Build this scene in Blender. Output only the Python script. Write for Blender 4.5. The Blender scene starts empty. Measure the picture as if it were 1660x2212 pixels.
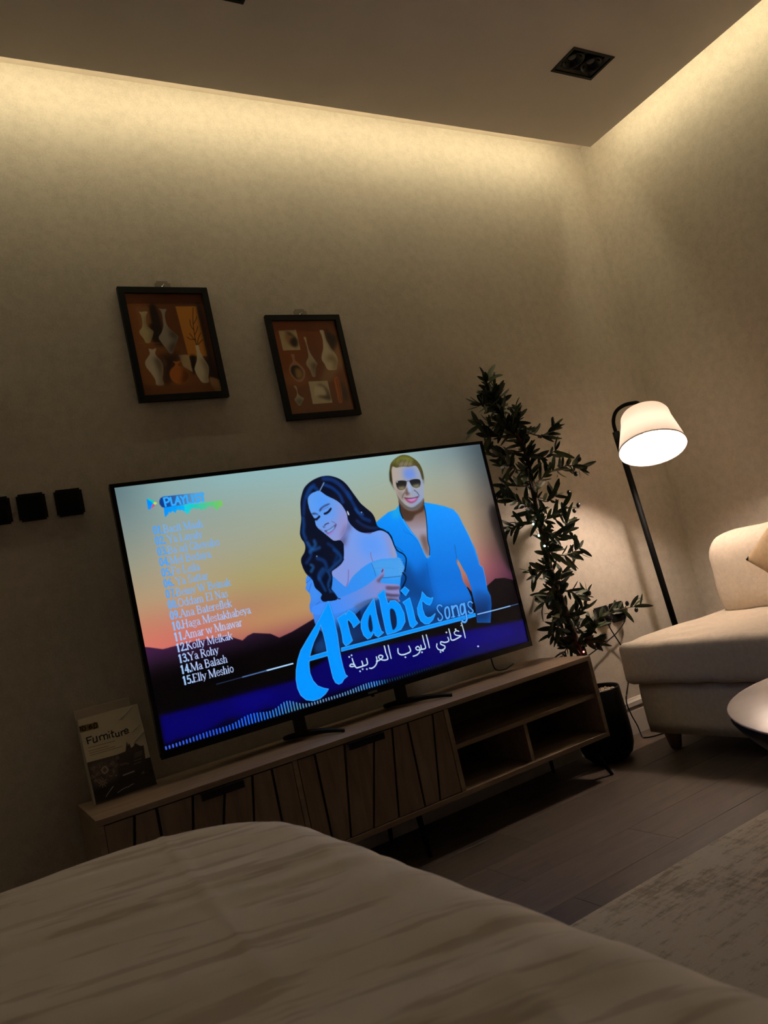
import bpy, bmesh, math, random
import numpy as np
from mathutils import Vector, Matrix

# ---------------------------------------------------------------- camera, world, exposure
scene = bpy.context.scene
COL = scene.collection
cam_data = bpy.data.cameras.new('camera'); cam = bpy.data.objects.new('camera', cam_data); COL.objects.link(cam)
ROT = Matrix(((0.84596089, -0.48430915, -0.22314751), (0.13944305, -0.20299286, 0.96920046), (-0.51469001, -0.85102206, -0.10419047))).transposed()
cam.matrix_world = Matrix.Translation((-3.205, -2.52, .85)) @ ROT.to_4x4()
cam_data.sensor_fit = 'HORIZONTAL'; cam_data.sensor_width = 36.0; cam_data.lens = 1637.2/1660*36.0
cam_data.clip_start = .02
cam_data.dof.use_dof = True; cam_data.dof.focus_distance = 2.9; cam_data.dof.aperture_fstop = 13
scene.camera = cam
world = bpy.data.worlds.new('night'); scene.world = world; world.use_nodes = True
world.node_tree.nodes['Background'].inputs[0].default_value = (.02, .02, .03, 1); world.node_tree.nodes['Background'].inputs[1].default_value = .05
vs = scene.view_settings
vs.view_transform = 'Standard'; vs.look = 'None'; vs.exposure = 0.0; vs.gamma = 1.0; vs.use_curve_mapping = False
scene.cycles.max_bounces = 6; scene.cycles.diffuse_bounces = 4; scene.cycles.glossy_bounces = 2; scene.cycles.transmission_bounces = 4
scene.cycles.caustics_reflective = False; scene.cycles.caustics_refractive = False
scene.cycles.use_light_tree = False
scene.cycles.sample_clamp_indirect = 40.0
COVE = 26.0        # brightness of the cove strips
BULB = 370.0        # brightness of the floor lamp's bulb

# ---------------------------------------------------------------- helpers
def lin(c): return tuple((x/255/12.92 if x/255 <= .04045 else ((x/255+.055)/1.055)**2.4) for x in c)
MATS = {}
def material(name, col, rough=.6, metal=0., noise=0., scale=20., bump=0., bscale=120., stretch=None, spec=.5, coat=0.):
    if name in MATS: return MATS[name]
    m = bpy.data.materials.new(name); m.use_nodes = True; nt = m.node_tree; p = nt.nodes['Principled BSDF']
    p.inputs['Base Color'].default_value = (*col, 1); p.inputs['Roughness'].default_value = rough; p.inputs['Metallic'].default_value = metal
    p.inputs['Specular IOR Level'].default_value = spec; p.inputs['Coat Weight'].default_value = coat
    if noise or bump:
        tc = nt.nodes.new('ShaderNodeTexCoord'); mp = nt.nodes.new('ShaderNodeMapping'); nt.links.new(tc.outputs['Object'], mp.inputs[0])
        if stretch: mp.inputs['Scale'].default_value = stretch
    if noise:
        n = nt.nodes.new('ShaderNodeTexNoise'); n.inputs['Scale'].default_value = scale; n.inputs['Detail'].default_value = 5
        nt.links.new(mp.outputs[0], n.inputs['Vector'])
        r = nt.nodes.new('ShaderNodeValToRGB'); r.color_ramp.elements[0].position = .3; r.color_ramp.elements[1].position = .7
        r.color_ramp.elements[0].color = (*[c*(1-noise) for c in col], 1); r.color_ramp.elements[1].color = (*[min(1, c*(1+noise)) for c in col], 1)
        nt.links.new(n.outputs['Fac'], r.inputs[0]); nt.links.new(r.outputs[0], p.inputs['Base Color'])
    if bump:
        n = nt.nodes.new('ShaderNodeTexNoise'); n.inputs['Scale'].default_value = bscale; n.inputs['Detail'].default_value = 3
        nt.links.new(mp.outputs[0], n.inputs['Vector'])
        b = nt.nodes.new('ShaderNodeBump'); b.inputs['Strength'].default_value = bump; b.inputs['Distance'].default_value = .004
        nt.links.new(n.outputs['Fac'], b.inputs['Height']); nt.links.new(b.outputs[0], p.inputs['Normal'])
    MATS[name] = m; return m
def glow(name, col, strength, sampling='AUTO'):
    m = bpy.data.materials.new(name); m.use_nodes = True; p = m.node_tree.nodes['Principled BSDF']
    p.inputs['Base Color'].default_value = (.8, .8, .8, 1); p.inputs['Emission Color'].default_value = (*col, 1); p.inputs['Emission Strength'].default_value = strength
    try: m.cycles.emission_sampling = sampling
    except Exception: pass
    MATS[name] = m; return m

def link(o, parent=None):
    COL.objects.link(o)
    if parent is not None:
        o.parent = parent
        if parent.parent is None: o.matrix_parent_inverse = Matrix.Translation(-parent.location)   # shapes are given in room coordinates
    return o
def thing(name, label, cat, loc=(0, 0, 0), group=None):
    o = bpy.data.objects.new(name, None); o.location = loc; o.empty_display_size = .05; COL.objects.link(o)
    return tag(o, label, cat, group)
def tag(o, label=None, cat=None, group=None, kind=None):
    if label: o['label'] = label
    if cat: o['category'] = cat
    if group: o['group'] = group
    if kind: o['kind'] = kind
    return o
def mesh(name, verts, faces, mat, parent=None, smooth=False):
    me = bpy.data.meshes.new(name); me.from_pydata([tuple(v) for v in verts], [], faces); me.update()
    if smooth: me.polygons.foreach_set('use_smooth', [True]*len(me.polygons))
    if mat: me.materials.append(mat)
    return link(bpy.data.objects.new(name, me), parent)
def from_bm(name, bm, mat, parent=None, smooth=False):
    bmesh.ops.recalc_face_normals(bm, faces=bm.faces)
    me = bpy.data.meshes.new(name); bm.to_mesh(me); bm.free()
    if smooth: me.polygons.foreach_set('use_smooth', [True]*len(me.polygons))
    if mat: me.materials.append(mat)
    return link(bpy.data.objects.new(name, me), parent)
def add_box(bm, x0, x1, y0, y1, z0, z1):
    v = [bm.verts.new(p) for p in ((x0,y0,z0),(x1,y0,z0),(x1,y1,z0),(x0,y1,z0),(x0,y0,z1),(x1,y0,z1),(x1,y1,z1),(x0,y1,z1))]
    for f in ((0,3,2,1),(4,5,6,7),(0,1,5,4),(1,2,6,5),(2,3,7,6),(3,0,4,7)): bm.faces.new([v[i] for i in f])
def box(name, x, y, z, mat, parent=None, bevel=0., seg=2, smooth=False):
    bm = bmesh.new(); add_box(bm, min(x), max(x), min(y), max(y), min(z), max(z))
    if bevel: bmesh.ops.bevel(bm, geom=bm.edges[:], offset=bevel, segments=seg, affect='EDGES', profile=.5)
    return from_bm(name, bm, mat, parent, smooth)
def prism(name, pts, y0, y1, mat, parent=None, bevel=0.):      # outline in x,z pushed along y
    bm = bmesh.new(); a = [bm.verts.new((p[0], y0, p[1])) for p in pts]; b = [bm.verts.new((p[0], y1, p[1])) for p in pts]; n = len(pts)
    bm.faces.new(a); bm.faces.new(b[::-1])
    for i in range(n): bm.faces.new((a[i], a[(i+1) % n], b[(i+1) % n], b[i]))
    if bevel: bmesh.ops.bevel(bm, geom=bm.edges[:], offset=bevel, segments=2, affect='EDGES', profile=.5)
    return from_bm(name, bm, mat, parent)
def lathe_data(prof, n=32, c=(0, 0, 0), M=None):
    V = []; F = []
    for r, z in prof:
        for i in range(n):
            a = 2*math.pi*i/n; p = Vector((r*math.cos(a), r*math.sin(a), z))
            if M is not None: p = M @ p
            V.append((p[0]+c[0], p[1]+c[1], p[2]+c[2]))
    for j in range(len(prof)-1):
        for i in range(n): F.append((j*n+i, j*n+(i+1) % n, (j+1)*n+(i+1) % n, (j+1)*n+i))
    return V, F
def lathe(name, prof, mat, parent=None, n=32, c=(0, 0, 0), M=None, smooth=True, cap=True):
    V, F = lathe_data(prof, n, c, M)
    if cap: F.append(tuple(range(n))[::-1]); F.append(tuple(range((len(prof)-1)*n, len(prof)*n)))
    o = mesh(name, V, F, mat, parent, smooth)
    if smooth:
        try:
            for e in o.data.polygons[-2:]:
                if cap: e.use_smooth = False
        except Exception: pass
    return o
def spline(pts, n=8):
    P = [Vector(p) for p in pts]; out = []
    for i in range(len(P)-1):
        p0, p1, p2, p3 = P[max(i-1, 0)], P[i], P[i+1], P[min(i+2, len(P)-1)]
        for k in range(n):
            t = k/n; out.append(.5*((2*p1)+(p2-p0)*t+(2*p0-5*p1+4*p2-p3)*t*t+(3*p1-p0-3*p2+p3)*t**3))
    return out+[P[-1]]
def tube_data(path, rad, n=10, off=0):
    V = []; F = []; P = [Vector(p) for p in path]; up = Vector((.3, .2, 1)).normalized()
    for i, p in enumerate(P):
        d = (P[min(i+1, len(P)-1)]-P[max(i-1, 0)]).normalized()
        a = d.cross(up if abs(d.dot(up)) < .95 else Vector((1, 0, 0))).normalized(); b = d.cross(a)
        r = rad[i] if hasattr(rad, '__len__') else rad
        for k in range(n):
            t = 2*math.pi*k/n; V.append(p+a*r*math.cos(t)+b*r*math.sin(t))
    for j in range(len(P)-1):
        for k in range(n): F.append((off+j*n+k, off+j*n+(k+1) % n, off+(j+1)*n+(k+1) % n, off+(j+1)*n+k))
    F.append(tuple(off+k for k in range(n))[::-1]); F.append(tuple(off+(len(P)-1)*n+k for k in range(n)))
    return V, F
def tube(name, path, rad, mat, parent=None, n=10):
    V, F = tube_data(path, rad, n); return mesh(name, V, F, mat, parent, True)
def vnoise(x, y, seed=0):                                        # smooth value noise on arrays
    rs = np.random.RandomState(seed).rand(256, 256); xi = np.floor(x).astype(int); yi = np.floor(y).astype(int); fx = x-xi; fy = y-yi
    fx = fx*fx*(3-2*fx); fy = fy*fy*(3-2*fy); g = lambda a, b: rs[a % 256, b % 256]
    return (g(xi, yi)*(1-fx)+g(xi+1, yi)*fx)*(1-fy)+(g(xi, yi+1)*(1-fx)+g(xi+1, yi+1)*fx)*fy-.5
def soft_box(name, x, y, z, mat, parent, r, crown=0., wob=0., seed=0, cell=.025, tilt=None):
    """upholstered block: a rounded box whose surface swells and ripples a little"""
    lo = Vector((min(x), min(y), min(z))); hi = Vector((max(x), max(y), max(z))); c = (lo+hi)/2; h = (hi-lo)/2
    n = [max(4, int(2*h[i]/cell)) for i in range(3)]
    V = {}; verts = []; F = []
    def vid(i, j, k):
        key = (i, j, k)
        if key not in V:
            p = Vector((-1+2*i/n[0], -1+2*j/n[1], -1+2*k/n[2])); q = Vector((p[0]*h[0], p[1]*h[1], p[2]*h[2]))
            inner = Vector([max(-(h[a]-r), min(h[a]-r, q[a])) for a in range(3)]); d = q-inner
            nn = d.normalized() if d.length > 1e-6 else Vector((0, 0, 1)); s = inner+nn*r
            s = s+Vector((0, 0, crown*(1-p[0]**2)*(1-p[1]**2)*(1 if p[2] > 0 else 0)))
            if wob: s = s+nn*wob*float(vnoise(np.array([s[0]*14+s[2]*9+3]), np.array([s[1]*14-s[2]*11+7]), seed)[0])
            V[key] = len(verts); verts.append(c+s)
        return V[key]
    for ax in range(3):
        a, b = [q for q in range(3) if q != ax]
        for side in (0, n[ax]):
            for i in range(n[a]):
                for j in range(n[b]):
                    q = []
                    for di, dj in ((0, 0), (1, 0), (1, 1), (0, 1)):
                        t = [0, 0, 0]; t[ax] = side; t[a] = i+di; t[b] = j+dj; q.append(vid(*t))
                    F.append(tuple(q))
    if tilt is not None: verts = [tilt @ v for v in verts]
    o = mesh(name, verts, F, mat, parent, True)
    bm = bmesh.new(); bm.from_mesh(o.data); bmesh.ops.recalc_face_normals(bm, faces=bm.faces); bm.to_mesh(o.data); bm.free()
    return o
def sheet(name, canvas, w, h, M, mat, parent):
    """a flat printed sheet: one vertex per printed dot, its colour held in a colour attribute"""
    a = canvas.cells(); H, W = a.shape[:2]
    s = np.clip(a/255., 0, 1); s = np.where(s <= .04045, s/12.92, ((s+.055)/1.055)**2.4)
    xs = np.linspace(-w/2, w/2, W); zs = np.linspace(h/2, -h/2, H)
    X, Z = np.meshgrid(xs, zs); co = np.stack([X, np.zeros_like(X), Z, np.ones_like(X)], -1).reshape(-1, 4) @ np.array(M).T
    co = co[:, :3].astype(np.float32)
    i = np.arange((H-1)*(W-1)); r = i//(W-1); c = i % (W-1); v = r*W+c
    q = np.stack([v, v+W, v+W+1, v+1], -1).astype(np.int32)
    me = bpy.data.meshes.new(name); me.vertices.add(H*W); me.vertices.foreach_set('co', co.ravel())
    me.loops.add(q.size); me.loops.foreach_set('vertex_index', q.ravel()); me.polygons.add(len(q))
    me.polygons.foreach_set('loop_start', np.arange(0, q.size, 4, dtype=np.int32))
    me.update(calc_edges=True); me.validate()
    at = me.color_attributes.new('print', 'FLOAT_COLOR', 'POINT')
    at.data.foreach_set('color', np.concatenate([s.reshape(-1, 3), np.ones((H*W, 1))], 1).astype(np.float32).ravel())
    me.materials.append(mat)
    return link(bpy.data.objects.new(name, me), parent)
def print_material(name, emit=False, rough=.5):
    m = bpy.data.materials.new(name); m.use_nodes = True; nt = m.node_tree; p = nt.nodes['Principled BSDF']
    a = nt.nodes.new('ShaderNodeAttribute'); a.attribute_name = 'print'; p.inputs['Roughness'].default_value = rough
    if emit:
        p.inputs['Base Color'].default_value = (.004, .004, .005, 1); nt.links.new(a.outputs['Color'], p.inputs['Emission Color']); p.inputs['Emission Strength'].default_value = 1.0
        try: m.cycles.emission_sampling = 'NONE'
        except Exception: pass
    else: nt.links.new(a.outputs['Color'], p.inputs['Base Color'])
    return m
# ---------------------------------------------------------------- flat print painter (screen picture, prints, book cover)
def catmull(pts, closed, n=6):
    P = np.asarray(pts, float); m = len(P); out = []
    if m < 3: return P
    rng = range(m) if closed else range(m - 1)
    t = np.linspace(0, 1, n, endpoint=False)[:, None]
    for i in rng:
        if closed: p0, p1, p2, p3 = P[i-1], P[i], P[(i+1) % m], P[(i+2) % m]
        else: p0, p1, p2, p3 = P[max(i-1, 0)], P[i], P[i+1], P[min(i+2, m-1)]
        out.append(.5*((2*p1) + (-p0+p2)*t + (2*p0-5*p1+4*p2-p3)*t*t + (-p0+3*p1-3*p2+p3)*t**3))
    out = np.concatenate(out)
    return out if closed else np.vstack([out, P[-1]])

def gblur(a, s):
    r = int(3*s) + 1
    k = np.exp(-.5*(np.arange(-r, r+1)/s)**2); k /= k.sum()
    b = np.zeros_like(a)
    p = np.pad(a, ((r, r), (0, 0)), mode='edge')
    for i, w in enumerate(k): b += w*p[i:i+a.shape[0]]
    p = np.pad(b, ((0, 0), (r, r)), mode='edge'); c = np.zeros_like(a)
    for i, w in enumerate(k): c += w*p[:, i:i+a.shape[1]]
    return c

class Canvas:
    """paints in sheet millimetres: x right, y down; the array is twice the cell count and is averaged down"""
    def __init__(s, x0, y0, x1, y1, cells):
        s.x0, s.y0 = x0, y0; s.k = 2*cells/(x1-x0)
        s.W = int(round((x1-x0)*s.k)); s.H = int(round((y1-y0)*s.k)); s.H += s.H % 2
        s.a = np.zeros((s.H, s.W, 3), np.float32); s.clips = {}
    def px(s, pts): return (np.asarray(pts, float) - [s.x0, s.y0])*s.k
    def box(s, q, pad):
        a = np.floor(q.min(0)-pad).astype(int); b = np.ceil(q.max(0)+pad).astype(int)+1
        return max(a[0], 0), max(a[1], 0), min(b[0], s.W), min(b[1], s.H)
    def put(s, m, bx, col, clip=None):
        X0, Y0, X1, Y1 = bx
        if clip: m = m*s.clips[clip][Y0:Y1, X0:X1]
        v = s.a[Y0:Y1, X0:X1]
        if len(col) == 4:
            p0, p1 = s.px(np.array(col[2])/10.), s.px(np.array(col[3])/10.); d = p1-p0
            yy, xx = np.mgrid[Y0:Y1, X0:X1]
            t = np.clip(((xx-p0[0])*d[0] + (yy-p0[1])*d[1])/(d@d), 0, 1)[..., None]
            c = np.array(col[0], np.float32)*(1-t) + np.array(col[1], np.float32)*t
        else: c = np.array(col, np.float32)
        v += (c - v)*m[..., None].astype(np.float32)
    def poly(s, pts, col, blur=0, alpha=1, smooth=1, clip=None, name=None):
        q = s.px(catmull(pts, True) if smooth else pts); b = blur*s.k
        bx = s.box(q, 3*b+2); X0, Y0, X1, Y1 = bx
        if X1 <= X0 or Y1 <= Y0: return
        ys = np.arange(Y0, Y1)+.5; xs = np.arange(X0, X1)+.5
        m = np.zeros((Y1-Y0, X1-X0), bool)
        for i in range(len(q)):
            (ax, ay), (cx, cy) = q[i-1], q[i]
            if ay == cy: continue
            r = np.nonzero((ay > ys) != (cy > ys))[0]
            if len(r) == 0: continue
            xi = ax + (ys[r]-ay)*(cx-ax)/(cy-ay)
            m[r] ^= xs[None, :] < xi[:, None]
        m = m.astype(np.float32)
        if b > .3: m = gblur(m, b*.6)
        if name:
            f = np.zeros((s.H, s.W), np.float32); f[Y0:Y1, X0:X1] = m; s.clips[name] = f
        s.put(m*alpha, bx, col, clip)
    def stroke(s, pts, w, col, blur=0, alpha=1, smooth=1, clip=None):
        q = s.px(catmull(pts, False, 5) if smooth and len(pts) > 2 else pts); b = max(blur*s.k, .7); r = w*s.k/2
        bx = s.box(q, r+b+2); X0, Y0, X1, Y1 = bx
        if X1 <= X0 or Y1 <= Y0: return
        yy, xx = np.mgrid[Y0:Y1, X0:X1]; d2 = np.full(yy.shape, 1e9)
        for i in range(len(q)-1):
            a, c = q[i], q[i+1]; e = c-a; L = max(e@e, 1e-9)
            t = np.clip(((xx+.5-a[0])*e[0] + (yy+.5-a[1])*e[1])/L, 0, 1)
            d2 = np.minimum(d2, (xx+.5-a[0]-t*e[0])**2 + (yy+.5-a[1]-t*e[1])**2)
        m = np.clip(.5 + (r-np.sqrt(d2))/b, 0, 1)*alpha
        s.put(m, bx, col, clip)
    def run(s, ops):
        for k, col, flat, blur, al, sm, clip, ex in ops:
            pts = np.array(flat, float).reshape(-1, 2)/10.
            if k == 'P': s.poly(pts, col, blur, al, sm, clip, ex)
            else: s.stroke(pts, ex, col, blur, al, sm, clip)
    def cells(s):
        a = s.a[:s.H//2*2, :s.W//2*2]
        return (a[0::2, 0::2]+a[1::2, 0::2]+a[0::2, 1::2]+a[1::2, 1::2])/4

# a small roman letterform set: (advance, strokes); a stroke is (width, smooth, points); cap height 100, x-height 66
def _stem(x, y0, y1, w=12): return [(w, 0, [(x, y0), (x, y1)]), (5, 0, [(x-10, y0), (x+10, y0)]), (5, 0, [(x-10, y1), (x+8, y1)])]
def _sf(x, y): return [(5, 0, [(x-10, y), (x+10, y)])]
def _ell(cx, cy, rx, ry, w): return [(w, 1, [(cx+rx*math.cos(a), cy+ry*math.sin(a)) for a in np.linspace(0, 2*math.pi, 13)])]
def _arch(x): return [(7, 1, [(x, 50), (x+14, 65), (x+27, 58), (x+28, 36)]), (11, 0, [(x+28, 42), (x+28, 0)])] + _sf(x+28, 0)
GLY = {
 'A': (72, [(6, 0, [(8, 0), (36, 100)]), (12, 0, [(36, 100), (62, 0)]), (5, 0, [(18, 35), (52, 35)])]+_sf(8, 0)+_sf(62, 0)),
 'B': (66, _stem(14, 0, 100)+[(8, 1, [(14, 100), (40, 98), (52, 76), (40, 54), (14, 52)]), (9, 1, [(14, 52), (46, 50), (58, 26), (44, 3), (14, 0)])]),
 'E': (62, _stem(14, 0, 100)+[(6, 0, [(14, 100), (54, 100), (54, 82)]), (6, 0, [(14, 52), (42, 52)]), (6, 0, [(14, 0), (56, 0), (58, 20)])]),
 'F': (58, _stem(14, 0, 100)+[(6, 0, [(14, 100), (54, 100), (54, 82)]), (6, 0, [(14, 52), (42, 52)])]),
 'G': (74, [(9, 1, [(62, 74), (50, 98), (28, 96), (10, 70), (9, 36), (22, 8), (44, 2), (62, 14)]), (11, 0, [(62, 40), (62, 8)])]+_sf(62, 40)),
 'H': (74, _stem(14, 0, 100)+_stem(58, 0, 100)+[(6, 0, [(14, 52), (58, 52)])]),
 'K': (70, _stem(14, 0, 100)+[(6, 0, [(58, 100), (16, 46)]), (12, 0, [(30, 58), (60, 0)])]+_sf(58, 100)+_sf(60, 0)),
 'L': (60, _stem(14, 0, 100)+[(6, 0, [(14, 0), (54, 0), (56, 22)])]),
 'M': (92, [(6, 0, [(12, 0), (14, 100)]), (12, 0, [(14, 100), (46, 4)]), (6, 0, [(46, 4), (76, 100)])]+_stem(78, 0, 100)+_sf(12, 0)+_sf(12, 100)),
 'N': (74, [(6, 0, [(14, 0), (14, 100)]), (12, 0, [(12, 100), (60, 0)]), (6, 0, [(60, 0), (60, 100)])]+_sf(14, 0)+_sf(12, 100)+_sf(60, 100)),
 'O': (72, _ell(36, 50, 28, 50, 9)),
 'R': (68, _stem(14, 0, 100)+[(8, 1, [(14, 100), (40, 98), (52, 76), (40, 54), (14, 52)]), (12, 0, [(34, 52), (62, 0)])]),
 'S': (56, [(9, 1, [(46, 78), (40, 96), (22, 98), (10, 80), (20, 60), (38, 46), (48, 26), (38, 4), (18, 2), (8, 22)])]),
 'W': (92, [(12, 0, [(4, 100), (26, 0)]), (6, 0, [(26, 0), (46, 92)]), (12, 0, [(46, 96), (66, 0)]), (6, 0, [(66, 0), (88, 100)])]+_sf(4, 100)+_sf(88, 100)),
 'Y': (68, [(12, 0, [(4, 100), (34, 48)]), (6, 0, [(64, 100), (34, 48)]), (12, 0, [(34, 48), (34, 0)])]+_sf(6, 100)+_sf(62, 100)+_sf(34, 0)),
 'a': (47, [(7, 1, [(8, 52), (20, 66), (33, 60), (36, 44)]), (11, 1, [(36, 46), (36, 8), (45, 1)]), (8, 1, [(36, 38), (16, 30), (8, 14), (18, 0), (36, 10)])]),
 'b': (52, [(11, 0, [(10, 100), (10, 0)]), (8, 1, [(10, 56), (28, 66), (44, 50), (44, 20), (28, 0), (10, 6)])]),
 'c': (45, [(8, 1, [(40, 52), (30, 66), (14, 58), (8, 34), (14, 8), (28, 0), (42, 12)])]),
 'd': (54, [(11, 0, [(42, 100), (42, 0)]), (8, 1, [(42, 56), (24, 66), (8, 48), (8, 20), (22, 0), (42, 10)])]+_sf(44, 0)),
 'e': (47, [(7, 1, [(8, 38), (42, 38), (40, 56), (26, 66), (12, 56), (7, 32), (14, 6), (28, 0), (42, 12)])]),
 'f': (33, [(11, 1, [(36, 94), (26, 100), (17, 86), (17, 50), (17, 0)]), (5, 0, [(5, 64), (32, 64)])]+_sf(17, 0)),
 'g': (48, _ell(22, 45, 14, 21, 7)+_ell(23, -10, 18, 14, 6)+[(6, 0, [(34, 60), (46, 64)])]),
 'h': (52, [(11, 0, [(10, 100), (10, 0)])]+_sf(10, 0)+_arch(10)),
 'i': (25, [(11, 0, [(12, 64), (12, 0)]), (12, 0, [(12, 87), (12, 88)])]+_sf(12, 0)),
 'k': (50, [(11, 0, [(10, 100), (10, 0)]), (6, 0, [(42, 64), (14, 30)]), (11, 0, [(22, 38), (44, 0)])]+_sf(10, 0)+_sf(42, 64)),
 'l': (25, [(11, 0, [(12, 100), (12, 0)])]+_sf(12, 0)),
 'm': (80, [(11, 0, [(10, 64), (10, 0)])]+_sf(10, 0)+_arch(10)+_arch(38)),
 'n': (52, [(11, 0, [(10, 64), (10, 0)])]+_sf(10, 0)+_arch(10)),
 'o': (50, _ell(25, 33, 18, 33, 8)),
 'r': (37, [(11, 0, [(10, 64), (10, 0)]), (8, 1, [(10, 44), (22, 63), (34, 62)])]+_sf(10, 0)),
 's': (40, [(7, 1, [(32, 52), (22, 66), (10, 58), (12, 42), (26, 30), (34, 16), (24, 0), (10, 4), (6, 16)])]),
 't': (31, [(11, 1, [(14, 86), (14, 40), (15, 8), (28, 4)]), (5, 0, [(3, 64), (28, 64)])]),
 'w': (72, [(10, 0, [(4, 66), (20, 0)]), (6, 0, [(20, 0), (36, 62)]), (10, 0, [(36, 64), (52, 0)]), (6, 0, [(52, 0), (68, 66)])]+_sf(5, 66)+_sf(67, 66)),
 'y': (48, [(11, 0, [(6, 66), (25, 4)]), (6, 1, [(44, 66), (25, 4), (10, -24)])]+_sf(6, 66)+_sf(43, 66)),
 "'": (24, [(7, 0, [(10, 100), (10, 84)])]), '.': (22, [(15, 0, [(10, 5), (10, 6)])]), ' ': (26, []),
 '0': (54, _ell(27, 50, 17, 50, 10)), '1': (54, _stem(27, 0, 98)+[(7, 0, [(12, 86), (27, 98)])]),
 '2': (54, [(9, 1, [(9, 76), (16, 97), (36, 96), (44, 74), (32, 46), (9, 6)]), (10, 0, [(9, 4), (46, 4)])]),
 '3': (54, [(9, 1, [(9, 86), (24, 100), (41, 86), (37, 62), (22, 54)]), (9, 1, [(22, 54), (43, 44), (45, 20), (28, 0), (8, 10)])]),
 '4': (54, [(12, 0, [(36, 0), (36, 100)]), (7, 0, [(36, 100), (5, 30)]), (8, 0, [(4, 28), (50, 28)])]),
 '5': (54, [(9, 0, [(44, 98), (14, 98), (12, 56)]), (9, 1, [(12, 54), (32, 60), (45, 36), (35, 4), (8, 6)])]),
 '6': (54, [(9, 1, [(41, 97), (18, 74), (9, 34), (26, 0), (44, 22), (36, 54), (11, 40)])]),
 '7': (54, [(9, 0, [(7, 96), (46, 96), (24, 0)])]), '8': (54, _ell(27, 75, 14, 24, 9)+_ell(27, 26, 18, 26, 9)),
 '9': (54, [(9, 1, [(13, 3), (36, 26), (45, 66), (28, 100), (10, 78), (18, 46), (43, 60)])])}
def text(cv, s, x, y, cap, col, bold=1., xs=1., blur=.5, alpha=1.):
    k = cap/100.
    for ch in s:
        adv, st = GLY[ch]
        for w, sm, pts in st:
            cv.stroke([(x+px*k*xs, y-py*k) for px, py in pts], w*k*bold, col, blur, alpha, sm)
        x += adv*k*xs
    return x

def paint_screen():
    c = Canvas(14, 12, 1438, 813, 960)
    rows = [.02, .15, .3, .45, .55, .62, .72]; cols = [0, .1, .25, .5, .75, .9, 1]
    G = np.array([
     [(95,120,125),(135,165,165),(140,178,180),(145,182,185),(150,180,178),(120,140,145),(66,80,88)],
     [(122,138,136),(140,160,155),(150,165,155),(155,175,165),(160,170,150),(150,155,145),(76,80,82)],
     [(150,150,130),(165,160,140),(160,162,140),(165,165,125),(170,160,130),(165,150,125),(84,74,70)],
     [(180,150,115),(180,155,120),(170,155,105),(170,160,100),(170,155,110),(172,142,118),(66,52,48)],
     [(200,125,100),(195,125,105),(175,130,100),(180,155,95),(185,150,105),(180,120,112),(56,38,44)],
     [(215,115,100),(205,110,100),(190,140,95),(185,150,100),(190,140,100),(165,95,100),(90,50,70)],
     [(215,110,95),(180,80,95),(150,70,85),(130,55,80),(130,60,80),(120,60,80),(60,30,50)]], np.float32)
    v = (np.arange(c.H)+.5)/c.H; u = (np.arange(c.W)+.5)/c.W
    tmp = np.stack([[np.interp(v, rows, G[:, j, k]) for k in range(3)] for j in range(7)])       # 7,3,H
    for k in range(3):
        A = tmp[:, k, :]
        for i in range(0, c.H): c.a[i, :, k] = np.interp(u, cols, A[:, i])
    for k in range(3): c.a[..., k] = gblur(c.a[..., k], 26)
    c.poly([(1400, 300), (1440, 280), (1440, 520), (1415, 480)], (14, 12, 14), 14, .8)
    c.run(ART_TV)
    # spectrum along the lower edge
    for i in range(134):
        x = 20+i*10.4; t = i/133.
        h = 6+7*math.exp(-((t-.1)/.05)**2)+20*math.exp(-((t-.195)/.04)**2)+27*math.exp(-((t-.285)/.03)**2)+4*math.exp(-((t-.24)/.03)**2)+9*math.exp(-((t-.5)/.05)**2)+18*math.exp(-((t-.83)/.035)**2)
        col = np.array([np.interp(t, [0, .1, .2, .26, .3, .36, .46, .52, .56, .7, 1], q) for q in ([70,40,30,50,70,110,90,70,20,8,2],[110,90,110,130,140,150,150,160,80,50,20],[255,240,255,220,180,190,200,255,110,60,60])])
        yb = 806-max(0, t-.6)*12
        c.stroke([(x, yb), (x, yb-h)], 4.6 if t < .55 else 3.4, tuple(col), .8, .95 if t < .56 else .75, 0)
    names = ["Bacit Maah", " Ya Layaly", "Ba'ad Gheyabo", "Mel Bedaya", "Fe Leila", " Ya Sattar", "Beiny W Beinak", "Oddam El Nas", "Ana Batereflek", "Haga Mestakhabeya", "Amar w Mnawar", "Kolly Melkak", "Ya Rohy", "Ma Balash", "Elly Meshio"]
    for i, s in enumerate(names):
        y = 172+33.3*i; t = min(1, max(0, (i-6)/5.))
        num = np.array((72, 160, 250))*(1-t)+np.array((165, 205, 255))*t; tx = np.array((112, 172, 242))*(1-t)+np.array((186, 206, 255))*t
        x = text(c, '%02d.' % (i+1), 104, y, 23.5, tuple(num), 1.7, 1.06, .5)
        text(c, s, x-1, y, 23.5, tuple(tx), 1.25, 1.13, .5)
    return c
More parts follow.
